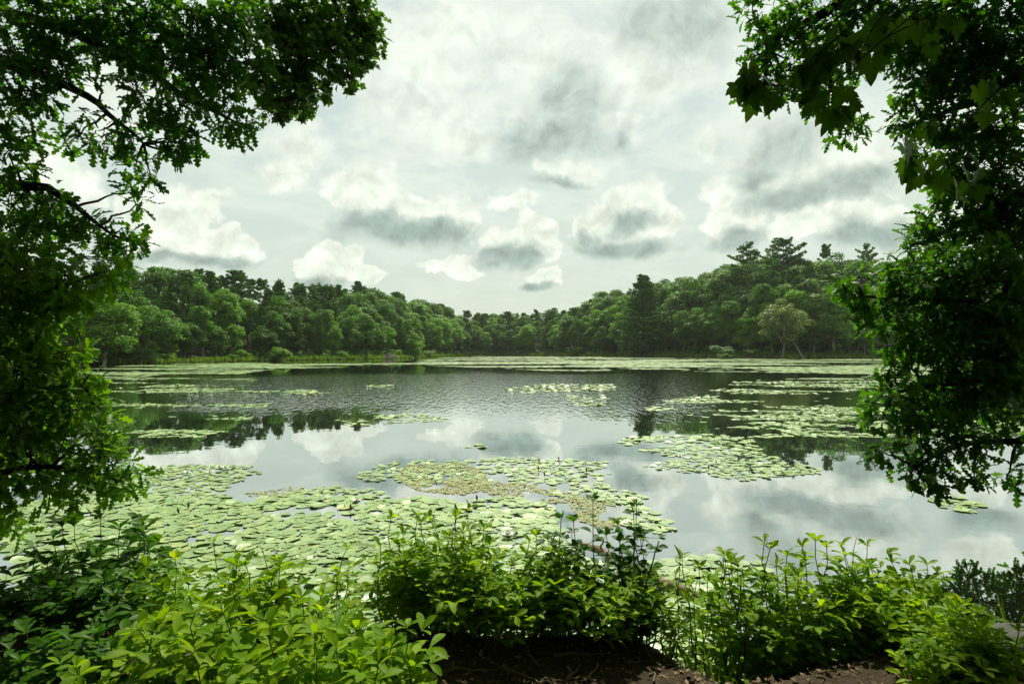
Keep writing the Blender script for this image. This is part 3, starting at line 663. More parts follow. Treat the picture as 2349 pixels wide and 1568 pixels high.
def build_pads():
    T0 = [pad_template(18, (.55, .85, 1.0), .07), pad_template(18, (.55, .85, 1.0), .02), pad_template(18, (.55, .85, 1.0), .05, .30), pad_template(18, (.55, .85, 1.0), .17)]
    PM = [mesh('lily_pad', V, F, M_PAD, smooth=True) for V, F in T0]
    cell = .205; xs = np.arange(-9, 7, cell); ys = np.arange(3.4, 17, cell)
    def grid(x0, x1, y0, y1, c):
        gx, gy = np.meshgrid(np.arange(x0, x1, c), np.arange(y0, y1, c)); gx = gx + (np.round(gy / c) % 2)[...] * c * .5
        X = (gx + rng.uniform(-.42, .42, gx.shape) * c).ravel(); Y = (gy + rng.uniform(-.42, .42, gx.shape) * c).ravel(); return X, Y
    out = []
    for (x0, x1, y0, y1, c, rr) in [(-10, 9, 3.4, 13, .128, .104), (-22, 26, 13, 26, .20, .118), (-34, 48, 26, 45, .30, .165)]:
        X, Y = grid(x0, x1, y0, y1, c); vx, vy, f = proj(np.c_[X, Y, np.zeros(len(X))])
        ok = (vx > -150) & (vx < 2500) & (vy < 1600) & (shore_sd(X, Y) < -.15); X, Y, vx, vy = X[ok], Y[ok], vx[ok], vy[ok]
        cv = cover(vx, vy, X, Y); k = rng.random(len(X)) < cv; n = k.sum()
        small = np.where(vy[k] < 1140, np.where(Y[k] < 13, .72, 1), 1.0)
        out.append(np.c_[X[k], Y[k], rr * rng.uniform(.62, 1.15, n) * small])
    P = np.concatenate(out); vx, vy, f = proj(np.c_[P[:, :2], np.zeros(len(P))])
    vis = (vx > -20) & (vx < 2370) & (vy < 1500)
    # the ones hidden behind the bushes come last
    size = P[:, 2] / f - np.where(vis, 0, 1) - np.where((vy > 1300) & (vx > 900), .02, 0) - np.where((vy > 1420), .02, 0)
    order = np.argsort(-size); ind = order[:300]; rest = order[300:]
    names = {2: 'green lily pad with one edge curled up in the near mat', 0: 'round green lily pad lying in the near mat', 1: 'flat green lily pad lying in the near mat', 3: 'green lily pad with an upturned rim in the near mat'}
    for j, i in enumerate(ind):
        k = int(rng.choice(4, p=[.4, .32, .1, .18]))
        px_, py_ = vx[i], vy[i]
        wh = ('by the hanging oak leaves at the left' if px_ < 330 else 'beside the open water left of the brown weed' if py_ < 1165 and px_ < 900 else 'between the left saplings and the bright clump' if px_ < 560 else 'just beyond the bright shrub clump' if px_ < 880 else 'behind the middle shrub clump' if px_ < 1180 else 'left of the tall alder' if px_ < 1330 else 'round the pale log')
        lab = names[k].replace('in the near mat', wh)
        o = obj('lily_pad', PM[k], None, (P[i, 0], P[i, 1], .004 + .012 * rng.random()), lab, 'lily pad', 'pads: ' + lab)
        o.rotation_euler = (rng.normal(0, .035), rng.normal(0, .035), rng.uniform(0, 6.28)); s = P[i, 2]; o.scale = (s, s * rng.uniform(.9, 1.05), s)
    acc = Acc()
    Tm = [pad_template(10, (.6, 1.0), .07), pad_template(10, (.6, 1.0), .02), pad_template(10, (.6, 1.0), .03, .22)]
    for k, (V0, F0) in enumerate(Tm):
        idx = rest[k::3]; n = len(idx)
        a = rng.uniform(0, 6.28, n); s = P[idx, 2]; tx, ty = rng.normal(0, .03, n), rng.normal(0, .03, n)
        x = V0[:, 0][None] * np.cos(a)[:, None] - V0[:, 1][None] * np.sin(a)[:, None]; y = V0[:, 0][None] * np.sin(a)[:, None] + V0[:, 1][None] * np.cos(a)[:, None]
        z = np.abs(V0[:, 2][None] + x * tx[:, None] + y * ty[:, None])
        V = np.stack([x * s[:, None] + P[idx, 0][:, None], y * s[:, None] + P[idx, 1][:, None], z * s[:, None] + rng.uniform(.004, .014, n)[:, None]], -1)
        F = (F0[None] + (np.arange(n) * len(V0))[:, None, None]).reshape(-1, 3)
        acc.add(V.reshape(-1, 3), F, np.repeat(rng.random(n) * .93, len(V0)))
    obj('lily_pad_mass', acc.build('lily_pad_mass', M_PAD, True), kind='stuff', label='countless pale green lily pads spread over the middle of the pond', cat='lily pads')
    # beyond that the pads close up to mats
    acc = Acc(); d = 45.0; rows = []
    while d < 330:
        c = d * .0085; w = max(d * .95, 60); n = int(2 * w / (c * 1.6)); X = np.linspace(-w, w, n) + rng.uniform(-.8, .8, n) * c; Y = d + rng.uniform(-.5, .5, n) * c
        rows.append(np.c_[X, Y, np.full(n, c)]); d += c * .8
    Q = np.concatenate(rows); vx, vy, f = proj(np.c_[Q[:, :2], np.zeros(len(Q))])
    ok = (vx > 100) & (vx < 2450); Q, vx, vy = Q[ok], vx[ok], vy[ok]; ok = shore_sd(Q[:, 0], Q[:, 1]) < -.3; Q, vx, vy = Q[ok], vx[ok], vy[ok]
    cv = cover(vx, vy, Q[:, 0], Q[:, 1]); Q = Q[rng.random(len(Q)) < cv]; n = len(Q)
    a = np.linspace(0, 2 * np.pi, 7)[:-1][None] + rng.uniform(0, 1, (n, 1)); r = Q[:, 2:3] * rng.uniform(.55, 1.1, (n, 6))
    V = np.stack([Q[:, :1] + np.cos(a) * r, Q[:, 1:2] + np.sin(a) * r * .8, np.broadcast_to(rng.uniform(.006, .03, (n, 1)), (n, 6))], -1).reshape(-1, 3)
    b = np.arange(n)[:, None] * 6; F = np.concatenate([b + np.array([[0, 1, 2]]), b + np.array([[0, 2, 3]]), b + np.array([[0, 3, 4]]), b + np.array([[0, 4, 5]])])
    obj('lily_pad_band', mesh('lily_pad_band', V, F, M_PAD, np.repeat(rng.random(n) * .8, 6)), kind='stuff', label='pale band of distant lily pads along the far shores', cat='lily pads')
    print('PADS', len(P), 'far', n)
build_pads()
def weed():
    acc = Acc()
    for poly, n in [(((930, 1066), (1060, 1060), (1110, 1080), (1130, 1120), (1060, 1135), (960, 1125), (900, 1095)), 3600), (((1290, 1130), (1400, 1150), (1440, 1190), (1400, 1215), (1330, 1195)), 1300), (((1060, 1105), (1260, 1110), (1330, 1150), (1180, 1160)), 1700), (((560, 1130), (760, 1105), (740, 1118), (600, 1150)), 500)]:
        pl = np.array(poly); X = rng.uniform(pl[:, 0].min(), pl[:, 0].max(), n); Y = rng.uniform(pl[:, 1].min(), pl[:, 1].max(), n)
        k = inpoly(X, Y, poly); W = np.array([on_z(a, b) for a, b in zip(X[k], Y[k])]); k = fbm(W[:, 0] * 1.6, W[:, 1] * 1.6, 61) > .45; W = W[k]; W[:, 2] = rng.uniform(.003, .012, len(W))
        m = len(W); T = unit(np.c_[rng.normal(size=(m, 2)), rng.normal(0, .1, m)]); B = np.cross(T, np.tile([0, 0, 1.], (m, 1)))
        V, F = quads_from(W, T, B, rng.uniform(.012, .03, m), rng.uniform(.025, .05, m)); acc.add(V, F, np.repeat(rng.random(m) * .9, 4))
    obj('pond_weed', acc.build('pond_weed', M_WEED), kind='stuff', label='yellowish brown floating weed scum between the lily pads', cat='pond weed')
weed()
def petal(L, w, up, a, z0=0.02):
    t = np.array([(0, .0), (.5, 1), (1, .0)]); d = np.array([math.cos(a), math.sin(a), 0]); s = np.array([-math.sin(a), math.cos(a), 0]); u = np.array([0, 0, 1.])
    def P(f, g): return d * (L * f * math.cos(up)) + u * (L * f * math.sin(up) + z0 + abs(g) * w * .4) + s * (g * w)
    V = np.array([P(0, 0), P(.55, -1), P(.55, 0), P(.55, 1), P(1, 0)]) ; F = np.array([(0, 2, 1), (0, 3, 2), (1, 2, 4), (2, 3, 4)]); return V, F
def flower_mesh():
    a = Acc()
    for k in range(9): a.add(*petal(.075, .017, .35, k * .698))
    for k in range(8): a.add(*petal(.068, .015, .8, k * .785 + .3))
    for k in range(6): a.add(*petal(.055, .012, 1.15, k * 1.047 + .1))
    b = Acc()
    for k in range(10): b.add(*petal(.03, .004, 1.2, k * .628, .025))
    return a.build('petals', M_PETAL), b.build('stamens', M_STAMEN)
FM = flower_mesh()
def bud_mesh():
    z = np.array([-.12, 0, .035, .065, .1, .13]); r = np.array([.006, .006, .02, .022, .014, .001]); P = np.c_[np.zeros(6), np.zeros(6), z]
    V, F = tube(P, r, 8); return mesh('bud', V, F, M_BUD, smooth=True)
BM = bud_mesh()
for x, y, lab, sc in [(369, 1080, 'white water lily at the left tip of the pad mat by the oak leaves', 1.3), (430, 1090, 'white water lily between two others near the far edge of the left mat', 1.2), (481, 1088, 'small white water lily, third from the left mat tip', 1.0),
                   (503, 1077, 'white water lily at the far edge of the left mat', 1.2), (517, 1078, 'white water lily, last of the row on the left mat edge', 1.2), (1165, 1236, 'open white water lily in the gap right of the middle bush', 1.35),
                   (1075, 1173, 'white water lily above the tip of the middle bush', 1.1), (819, 1154, 'white water lily in the middle of the near mat', 1.1), (1643, 1064, 'pale yellowish water lily on the right pad patch', 1.1), (1560, 1050, 'small white water lily amid the right pad patch', 1.0)]:
    p = on_z(x, y); e = obj('water_lily', None, loc=(p[0], p[1], .01), label=lab, cat='water lily', group='white water lilies'); e.scale = (sc,) * 3
    obj('petals', FM[0], e); obj('stamens', FM[1], e)
for x, y, lab in [(1237, 1062, 'dark lily bud, leftmost of the pair standing on the middle patch'), (1282, 1058, 'dark lily bud at the far edge of the middle patch'), (1235, 1081, 'dark lily bud below the pair on the middle patch'), (1249, 1093, 'dark lily bud nearest the open water of the middle patch'),
                  (1345, 1085, 'dark lily bud alone at the right of the middle patch'), (1094, 1150, 'tall dark lily bud among near pads above the middle bush'), (1047, 1170, 'dark lily bud over the left tip of the middle bush'), (804, 1172, 'dark lily bud near the white lily in the near mat'),
                  (294, 1140, 'brown lily bud beside the hanging oak leaves'), (410, 1180, 'brown lily bud, nearer of two in the left mat'), (432, 1168, 'brown lily bud, farther of two in the left mat'), (1625, 1077, 'dark lily bud beside the yellowish lily')]:
    p = on_z(x, y); o = obj('lily_bud', BM, None, (p[0], p[1], .02), lab, 'lily bud', 'dark lily buds'); o.rotation_euler = (rng.normal(0, .15), rng.normal(0, .15), 0); o.scale = (.75, .75, .7)

# ------------------------------------------------------------------ leaf shapes
def leaf_strip(half, fold=.3, droop=.25):
    """half outline [(halfwidth, along)] -> verts and quads of a folded, drooping leaf, long axis +Y, face +Z"""
    V, F = [], []
    for w, y in half:
        z = -droop * y * y
        V += [(-w, y, z + fold * w), (0, y, z), (w, y, z + fold * w)]
    for i in range(len(half) - 1):
        a = 3 * i; F += [(a, a + 1, a + 4, a + 3), (a + 1, a + 2, a + 5, a + 4)]
    return np.array(V, float), np.array(F)
OAK = leaf_strip([(.012, -.12), (.02, 0), (.11, .14), (.055, .22), (.20, .37), (.075, .46), (.27, .62), (.10, .71), (.19, .86), (.02, 1)], .25, .2)
OBOV = [leaf_strip([(.01, -.06), (.015, .0), (.10, .22), (.18, .45), (.215, .65), (.165, .83), (.075, .94), (.0, 1)], .35, d) for d in (.05, .22, .4)]
ROUND = [leaf_strip([(.01, -.2), (.02, .0), (.26, .18), (.36, .42), (.33, .68), (.2, .88), (.02, 1)], .25, d) for d in (.1, .3)]
NARROW = [leaf_strip([(.01, -.02), (.05, .15), (.10, .4), (.09, .65), (.045, .87), (0, 1)], .3, d) for d in (.2, .45)]
SASS = leaf_strip([(.012, -.15), (.02, 0), (.13, .22), (.34, .50), (.30, .60), (.15, .50), (.22, .75), (.15, .92), (0, 1)], .2, .2)
def maple_leaf():
    h = [(.03, 0), (.20, -.08), (.34, -.06), (.27, .12), (.40, .20), (.55, .42), (.36, .43), (.38, .64), (.20, .58), (.13, .80), (0, 1)]
    V = [(0, .3, 0), (0, 0, -.01), (0, -.35, .03)]; F = []
    L = []; Rr = []
    for x, y in h:
        L.append(len(V)); V.append((-x, y, .18 * x - .22 * max(0, y - .2) ** 2)); Rr.append(len(V)); V.append((x, y, .18 * x - .22 * max(0, y - .2) ** 2))
    for i in range(len(h) - 1): F += [(0, L[i + 1], L[i], L[i]), (0, Rr[i], Rr[i + 1], Rr[i + 1])]
    return np.array(V, float), np.array([f[:3] for f in F])
MAPLE = maple_leaf()
SIMPLE = leaf_strip([(.02, 0), (.2, .3), (.24, .65), (.02, 1)], .25, .2)
def leaf_mesh(T, mat): return mesh('leaf', T[0], T[1], mat, smooth=False)
def frame(d, up):
    """rotation with Y along d and Z near up"""
    d = unit(d); z = unit(up - d * np.sum(up * d, -1, keepdims=True)); x = np.cross(d, z); return np.stack([x, d, z], -1)
def M4(Rm, p, s):
    m = Matrix.Identity(4)
    for i in range(3):
        for j in range(3): m[i][j] = float(Rm[i, j] * s)
        m[i][3] = float(p[i])
    return m

# ------------------------------------------------------------------ shrubs on the near bank
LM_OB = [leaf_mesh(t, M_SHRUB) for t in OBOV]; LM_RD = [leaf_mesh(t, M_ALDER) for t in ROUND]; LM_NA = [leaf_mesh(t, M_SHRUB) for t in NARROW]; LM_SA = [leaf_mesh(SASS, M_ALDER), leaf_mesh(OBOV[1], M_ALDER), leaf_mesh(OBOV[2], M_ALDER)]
n_leaf = 0
def shrub(vx, vtop, dep, width, label, stems=6, leaf=.085, kind='ob', name='bank_shrub', cat='shrub', group='shrubs on the near bank', base=None, per=16, low=.18, tilt=.0, lpitch=None):
    """a clump of upright stems: vx, vtop give where its tip shows, dep how far off it stands, width in metres"""
    global n_leaf
    top = at(vx, vtop, dep); bx, by = top[0], top[1]
    bz = gz(bx, by) if base is None else base
    bz = max(bz, .02)
    LMs = {'ob': LM_OB, 'rd': LM_RD, 'na': LM_NA, 'sa': LM_SA}[kind]
    e = obj(name, None, loc=(bx, by, bz), label=label, cat=cat, group=group); e.empty_display_size = .2
    H = max(.25, top[2] - bz); LV = []; TWG = Acc()
    for s in range(stems):
        f = 1.0 if s == 0 else rng.uniform(.66, 1.0)
        ox = 0 if s == 0 else rng.uniform(-.5, .5) * width; oy = 0 if s == 0 else rng.normal(0, .16) * max(.6, width)
        b0 = np.array([ox * .45, oy * .45, -.06]); h = H * f
        b0[2] = max(-bz + .0, min(.05, gz(bx + b0[0], by + b0[1]) - bz)) - .03
        tp = np.array([ox, oy, h]); P = curve_pts(b0, tp, 9, 0, .012, bend=(rng.normal(0, .03), rng.normal(0, .03), 0))
        V, F = tube(P, np.linspace(.0055, .0018, 9) * (1.2 if H > .9 else 1), 5); obj('stem', mesh('stem', V, F, M_STEM, smooth=True), e)
        n = max(5, int(per * f)); a0 = rng.uniform(0, 6.28)
        for q in range(n):
            t = low + (1 - low) * ((q + .5) / n) ** .85; term = q >= n - 5
            if term: t = .985 + .005 * (q - n)
            k = t * 8; i = min(7, int(k)); p = P[i] + (P[i + 1] - P[i]) * (k - i)
            a = a0 + q * 2.399; el = (rng.uniform(.35, 1.0) if term else rng.uniform(-.15, .45)) if lpitch is None else rng.normal(lpitch, .3)
            d = np.array([math.cos(a) * math.cos(el), math.sin(a) * math.cos(el), math.sin(el)]) + rng.normal(0, .12, 3)
            L = leaf * (rng.uniform(.5, .85) if term else rng.uniform(.7, 1.2))
            Rm = frame(d, np.array([0, 0, 1.]) + rng.normal(0, .25, 3))
            off = .0 if kind != 'rd' else .2 * L
            LV.append((int(rng.integers(0, len(LMs))), Rm, p + unit(d) * off, L)); n_leaf += 1
            if not term and kind in ('ob', 'sa', 'rd') and rng.random() < .75:       # a short side shoot with more leaves
                sp = p + unit(d) * leaf * rng.uniform(.5, 1.3 if kind != 'rd' else 2.2) + np.array([0, 0, .02])
                if kind == 'rd': V, F = tube(curve_pts(p, sp, 3), np.linspace(.0018, .001, 3), 4); TWG.add(V, F)
                for w in range(3):
                    a2 = a + (w - 1) * 1.1 + rng.normal(0, .3); el2 = rng.uniform(0, .6); d2 = np.array([math.cos(a2) * math.cos(el2), math.sin(a2) * math.cos(el2), math.sin(el2)])
                    LV.append((int(rng.integers(0, len(LMs))), frame(d2, np.array([0, 0, 1.]) + rng.normal(0, .25, 3)), sp, leaf * rng.uniform(.55, .95))); n_leaf += 1
    eye = np.array([-bx, -by, CAM_Z - bz])
    if TWG.n: obj('twigs', TWG.build('twigs', M_STEM), e, kind='stuff')
    LV.sort(key=lambda q: np.linalg.norm(q[2] - eye) - .35 * q[2][2])
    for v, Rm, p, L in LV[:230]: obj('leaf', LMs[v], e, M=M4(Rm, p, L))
    if len(LV) > 230:
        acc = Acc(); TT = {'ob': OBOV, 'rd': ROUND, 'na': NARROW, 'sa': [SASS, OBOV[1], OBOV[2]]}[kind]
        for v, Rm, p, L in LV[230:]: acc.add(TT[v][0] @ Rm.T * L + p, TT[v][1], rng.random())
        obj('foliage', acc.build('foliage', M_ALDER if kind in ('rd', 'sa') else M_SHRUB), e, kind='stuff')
    return e
SH = [  # bright shrub bottom left
    (560, 1290, 2.75, .55, 'bright yellow-green shrub, tallest of the sunlit clump by the bare earth', 7, .10, 'ob'), (690, 1368, 2.6, .45, 'sunlit yellow-green shrub right behind the tallest of its clump', 7, .10, 'ob'),
    (450, 1400, 2.35, .5, 'sunlit shrub at the left end of the bright clump, against the dark', 6, .10, 'ob'), (815, 1440, 2.4, .4, 'sunlit shrub at the right end of the bright clump', 7, .095, 'ob'),
    (620, 1430, 2.15, .55, 'yellow-green shrub in the low front of the bright clump', 7, .10, 'ob'), (770, 1480, 2.1, .45, 'low sunlit shrub in front of the right end of the bright clump', 6, .10, 'ob'),
    (900, 1480, 2.25, .35, 'small sunlit shrub reaching over the bare earth', 5, .09, 'ob'), (540, 1510, 2.0, .4, 'low shrub at the bottom edge under the bright clump', 6, .095, 'ob'), (400, 1420, 2.6, .4, 'half-shaded shrub between the dark growth and the bright clump', 5, .09, 'ob'),
    # dark growth at the left
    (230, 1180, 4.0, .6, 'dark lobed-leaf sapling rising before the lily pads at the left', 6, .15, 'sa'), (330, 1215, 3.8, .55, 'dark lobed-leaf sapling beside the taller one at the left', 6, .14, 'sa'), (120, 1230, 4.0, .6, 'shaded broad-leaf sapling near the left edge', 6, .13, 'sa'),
    (490, 1245, 3.9, .35, 'slim shaded shrub before the near pads, left of the bright clump', 4, .085, 'ob'), (400, 1290, 3.5, .5, 'dark shrub below the lobed-leaf saplings', 6, .10, 'ob'), (240, 1330, 3.2, .6, 'deep shaded shrub in the lower left', 6, .11, 'sa'), (90, 1340, 3.2, .6, 'deep shaded shrub at the left edge', 6, .11, 'sa'), (60, 1450, 2.6, .5, 'shrub in the bottom left corner, leaves coloured dark to look shaded', 5, .11, 'sa'), (220, 1450, 2.6, .5, 'bottom left shrub next to the corner one, leaves coloured dark to look shaded', 5, .11, 'sa'),  # last two: shrubs given the dark sapling leaves, shade put into the colour
    (800, 1265, 3.4, .25, 'thin single shrub stem over the pads right of the bright clump', 3, .075, 'ob'),
    # middle
    (925, 1225, 3.45, .36, 'green shrub at the left end of the middle clump', 7, .085, 'ob'), (960, 1190, 3.5, .5, 'tallest green shrub of the middle clump', 8, .085, 'ob'), (1045, 1185, 3.5, .45, 'green shrub with sparse upper leaves in the middle clump', 7, .085, 'ob'), (1110, 1215, 3.4, .45, 'leafy green shrub at the right end of the middle clump', 7, .085, 'ob'), (1000, 1280, 3.25, .5, 'low dense shrub at the foot of the middle clump', 7, .085, 'ob'), (1100, 1330, 3.2, .45, 'low shaded shrub right under the middle clump', 6, .08, 'ob'),
    (1215, 1250, 3.4, .4, 'green shrub filling the dip right of the middle clump', 6, .08, 'ob'), (1290, 1280, 3.35, .45, 'low green shrub left of the alder stems', 7, .08, 'ob'), (1200, 1350, 3.15, .45, 'low shrub over the bank edge in the middle', 6, .08, 'ob'),
    (1360, 1140, 3.55, .5, 'tall thin alder sapling with round leaves against the water', 8, .07, 'rd'), (1460, 1150, 3.55, .4, 'slender alder sapling right of the tallest one', 6, .07, 'rd'), (1310, 1215, 3.5, .35, 'short alder sapling left of the tallest one', 3, .065, 'rd'), (1420, 1290, 3.35, .55, 'bushy alder at the foot of the tall saplings', 8, .07, 'rd'), (1350, 1330, 3.2, .5, 'low leafy shrub under the alder stems', 7, .08, 'ob'), (1480, 1340, 3.25, .4, 'shaded shrub between the alders and the narrow-leaf weed', 6, .075, 'ob'),
    (1560, 1275, 3.3, .18, 'single narrow-leaved weed stalk before the pale log', 2, .10, 'na'), (1600, 1330, 3.25, .25, 'short narrow-leaved weed beside the taller stalk', 3, .09, 'na'), (1530, 1400, 3.15, .3, 'low weed with narrow leaves on the bank slope', 4, .08, 'na'),
    # right
    (1660, 1275, 3.5, .4, 'green shrub at the left end of the right-hand clump', 6, .095, 'ob'), (1755, 1245, 3.5, .4, 'upright green shrub, second from the left of the right-hand clump', 6, .095, 'ob'), (1870, 1240, 3.5, .45, 'tallest green shrub of the right-hand clump against cloud reflection', 7, .095, 'ob'), (1990, 1255, 3.5, .4, 'green shrub with one long stem in the right-hand clump', 5, .095, 'ob'), (2085, 1300, 3.4, .35, 'green shrub at the right end of the clump before the dark reflection', 5, .095, 'ob'), (1800, 1310, 3.35, .55, 'dense shrub in the front of the right-hand clump', 8, .09, 'ob'), (1930, 1320, 3.35, .55, 'dense shrub in front below the long stem', 8, .09, 'ob'), (1700, 1340, 3.3, .45, 'low shrub at the left foot of the right-hand clump', 7, .085, 'ob'), (2040, 1370, 3.2, .45, 'shaded shrub at the right foot of the clump', 6, .085, 'ob'), (1860, 1390, 3.2, .55, 'low dark shrub under the right-hand clump', 6, .085, 'ob'),
    (2190, 1390, 2.9, .4, 'green corner shrub in front of the dark reflection', 7, .08, 'ob'), (2250, 1440, 2.7, .4, 'low green shrub beside the grey rock', 7, .075, 'ob'), (2150, 1460, 2.7, .35, 'low shrub left of the rock in the bottom right', 6, .075, 'ob')]
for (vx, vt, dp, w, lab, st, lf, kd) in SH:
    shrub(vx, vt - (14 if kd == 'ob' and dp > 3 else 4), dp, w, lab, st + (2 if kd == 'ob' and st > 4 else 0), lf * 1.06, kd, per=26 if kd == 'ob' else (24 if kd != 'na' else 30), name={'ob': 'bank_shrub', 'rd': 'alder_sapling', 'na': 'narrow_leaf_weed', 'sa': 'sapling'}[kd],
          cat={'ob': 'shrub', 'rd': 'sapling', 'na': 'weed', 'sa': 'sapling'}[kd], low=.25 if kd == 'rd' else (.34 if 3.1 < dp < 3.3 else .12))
print('SHRUB LEAVES', n_leaf)

# ------------------------------------------------------------------ the trees that frame the view
class Foliage:
    def __init__(s): s.p = []; s.R = []; s.s = []; s.tw = Acc()
    def rosette(s, c, axis, n, size, spread=(.75, 1.45), droop=.25):
        axis = unit(np.asarray(axis, float)); ref = np.array([.2, .9, .3]) if abs(axis[2]) > .8 else np.array([0, 0, 1.])
        u = unit(np.cross(axis, ref)); w = np.cross(axis, u); th = rng.uniform(0, 6.28) + np.arange(n) * 6.283 / n + rng.normal(0, .25, n)
        ph = rng.uniform(*spread, n)
        d = axis * np.cos(ph)[:, None] + (u * np.cos(th)[:, None] + w * np.sin(th)[:, None]) * np.sin(ph)[:, None]
        d[:, 2] -= droop * rng.uniform(.2, 1, n); d = unit(d)
        up = np.array([0, 0, 1.]) + rng.normal(0, .45, (n, 3)) + axis * .4
        s.R.append(frame(d, up)); s.p.append(c + d * size * .12 + rng.normal(0, size * .25, (n, 3))); s.s.append(size * rng.uniform(.65, 1.2, n))
    def blob(s, c, rad, size, cover=2.2, n=7, deep=1.15, root=None):
        k = max(3, int(cover * 2.1 * math.pi * rad * rad / (2.6 * size * size)))
        for i in range(k):
            d = rand_dirs(1)[0]; q = rad * rng.uniform(.12, 1) ** .55; P = c + d * q * np.array([1, deep, 1])
            ax = d * .7 + np.array([0, 0, -.15]) + rng.normal(0, .3, 3)
            s.rosette(P, ax, n, size)
            if i % 2 == 0: s.tw.add(*tube(curve_pts(c + rng.normal(0, rad * .12, 3), P, 4, .05, .04), np.linspace(.006, .002, 4), 4), r=0)
    def finish(s, T, LM, mat, parent, singles=300):
        p = np.concatenate(s.p); Rm = np.concatenate(s.R); sz = np.concatenate(s.s)
        vx, vy, f = proj(p); inn = (vx > 0) & (vx < 2349) & (vy > 0) & (vy < 1568) & (f > .2)
        key = np.where(inn, sz / np.maximum(f, .2), -1); o = np.argsort(-key); one = o[:singles]; rest = o[singles:]
        pl = np.array(parent.location)
        for i in one: obj('leaf', LM, parent, M=M4(Rm[i], p[i] - pl, sz[i]))
        V0, F0 = T; n = len(rest)
        if n:
            V = np.einsum('nij,vj->nvi', Rm[rest], V0) * sz[rest][:, None, None] + (p[rest] - pl)[:, None]
            F = (F0[None] + (np.arange(n) * len(V0))[:, None, None]).reshape(-1, F0.shape[1])
            obj('foliage', mesh('foliage', V.reshape(-1, 3), F, mat, np.repeat(rng.random(n), len(V0))), parent, kind='stuff')
        if s.tw.n:
            m = s.tw.build('twigs', M_BARKD); t = obj('twigs', m, parent, M=Matrix.Translation(tuple(-pl)), kind='stuff')
        print(parent.name, 'leaves', len(p))
def sun_gap(P):
    t = (P[2] - .75) / sun_dir.z; x, y = P[0] - sun_dir.x * t, P[1] - sun_dir.y * t
    if ((x - .5) / 1.3) ** 2 + ((y - 2.5) / .45) ** 2 < 1 and rng.random() < .75: return True
    """does the sun reach the bright shrub clump and a fleck of bare earth past this spot?"""
    t = (P[2] - 1.0) / sun_dir.z; x, y = P[0] - sun_dir.x * t, P[1] - sun_dir.y * t
    for cx, cy, rx, ry in [(-.85, 2.45, .80, .75), (.3, 2.6, .6, .3), (3.0, 3.0, .4, .35), (-.35, 3.6, .75, .5), (.55, 3.6, .35, .4), (1.9, 3.6, .9, .5), (-3.7, 4.8, .9, .8), (-4.0, 4.2, .7, .8)]:
        if ((x - cx) / rx) ** 2 + ((y - cy) / ry) ** 2 < 1: return not (y > 3.2 and x > -1.2) or rng.random() < .8
    return False
def framing_tree(name, label, trunk_xy, H, r0, limbs, blobs, T, mat, size, over=None, nover=0, n=7, cover=2.2, singles=300, bark=None):
    bx, by = trunk_xy; bz = gz(bx, by); bark = bark or M_BARKD
    e = obj(name, None, loc=(bx, by, bz), label=label, cat='tree')
    base = np.array([bx, by, bz]); tp = curve_pts((0, 0, -.3), (rng.normal(0, .15), rng.normal(0, .15), H), 9, 0, .008)
    V, F = tube(tp, np.linspace(r0, r0 * .35, 9) * np.r_[1.35, 1.1, np.ones(7)], 12); obj('trunk', mesh('trunk', V, F, bark, smooth=True), e)
    fol = Foliage(); cano = Foliage(); nodes = []
    for z, ends in limbs:
        s = np.array([np.interp(z, tp[:, 2], tp[:, 0]), np.interp(z, tp[:, 2], tp[:, 1]), z]); pts = [s] + [np.asarray(q) - base for q in ends]
        P = np.concatenate([curve_pts(pts[i], pts[i + 1], 6, .02, .012)[(0 if i == 0 else 1):] for i in range(len(pts) - 1)])
        rr = np.linspace(r0 * .38, .012, len(P)); V, F = tube(P, rr, 7); obj('branch', mesh('branch', V, F, bark, smooth=True), e); nodes.append(P[1:])
    nodes = np.concatenate(nodes)
    for b in blobs:
        c = at(b[0], b[1], b[3]); rad = b[2] * b[3] / FV; cv = b[4] if len(b) > 4 else cover
        fol.blob(c, rad, size, cv, n)
        q = nodes[np.argmin(np.linalg.norm(nodes - (c - base), axis=1))]
        V, F = tube(curve_pts(q, c - base, 7, .03, .02), np.linspace(.016, .005, 7), 5); obj('branch', mesh('branch', V, F, bark, smooth=True), e)
    if over:  # overhead leaves out of view, added to shade the bank, open toward chosen sunlit spots
        (x0, x1, y0, y1, z0, z1) = over; k = 0
        while k < nover:
            P = np.array([rng.uniform(x0, x1), rng.uniform(y0, y1), rng.uniform(z0, z1)]); k += 1
            vx, vy, f = proj(P)
            if f > .3 and vy > -190 and -250 < vx < 2600: continue
            if sun_gap(P): continue
            cano.rosette(P, rand_dirs(1)[0] * .6 + np.array([0, 0, .1]), n, size * 1.6)
    LM = leaf_mesh(T, mat); fol.finish(T, LM, mat, e, singles)
    if over: cano.finish(SIMPLE, None, mat, e, 0)
    return e
D = 6.0
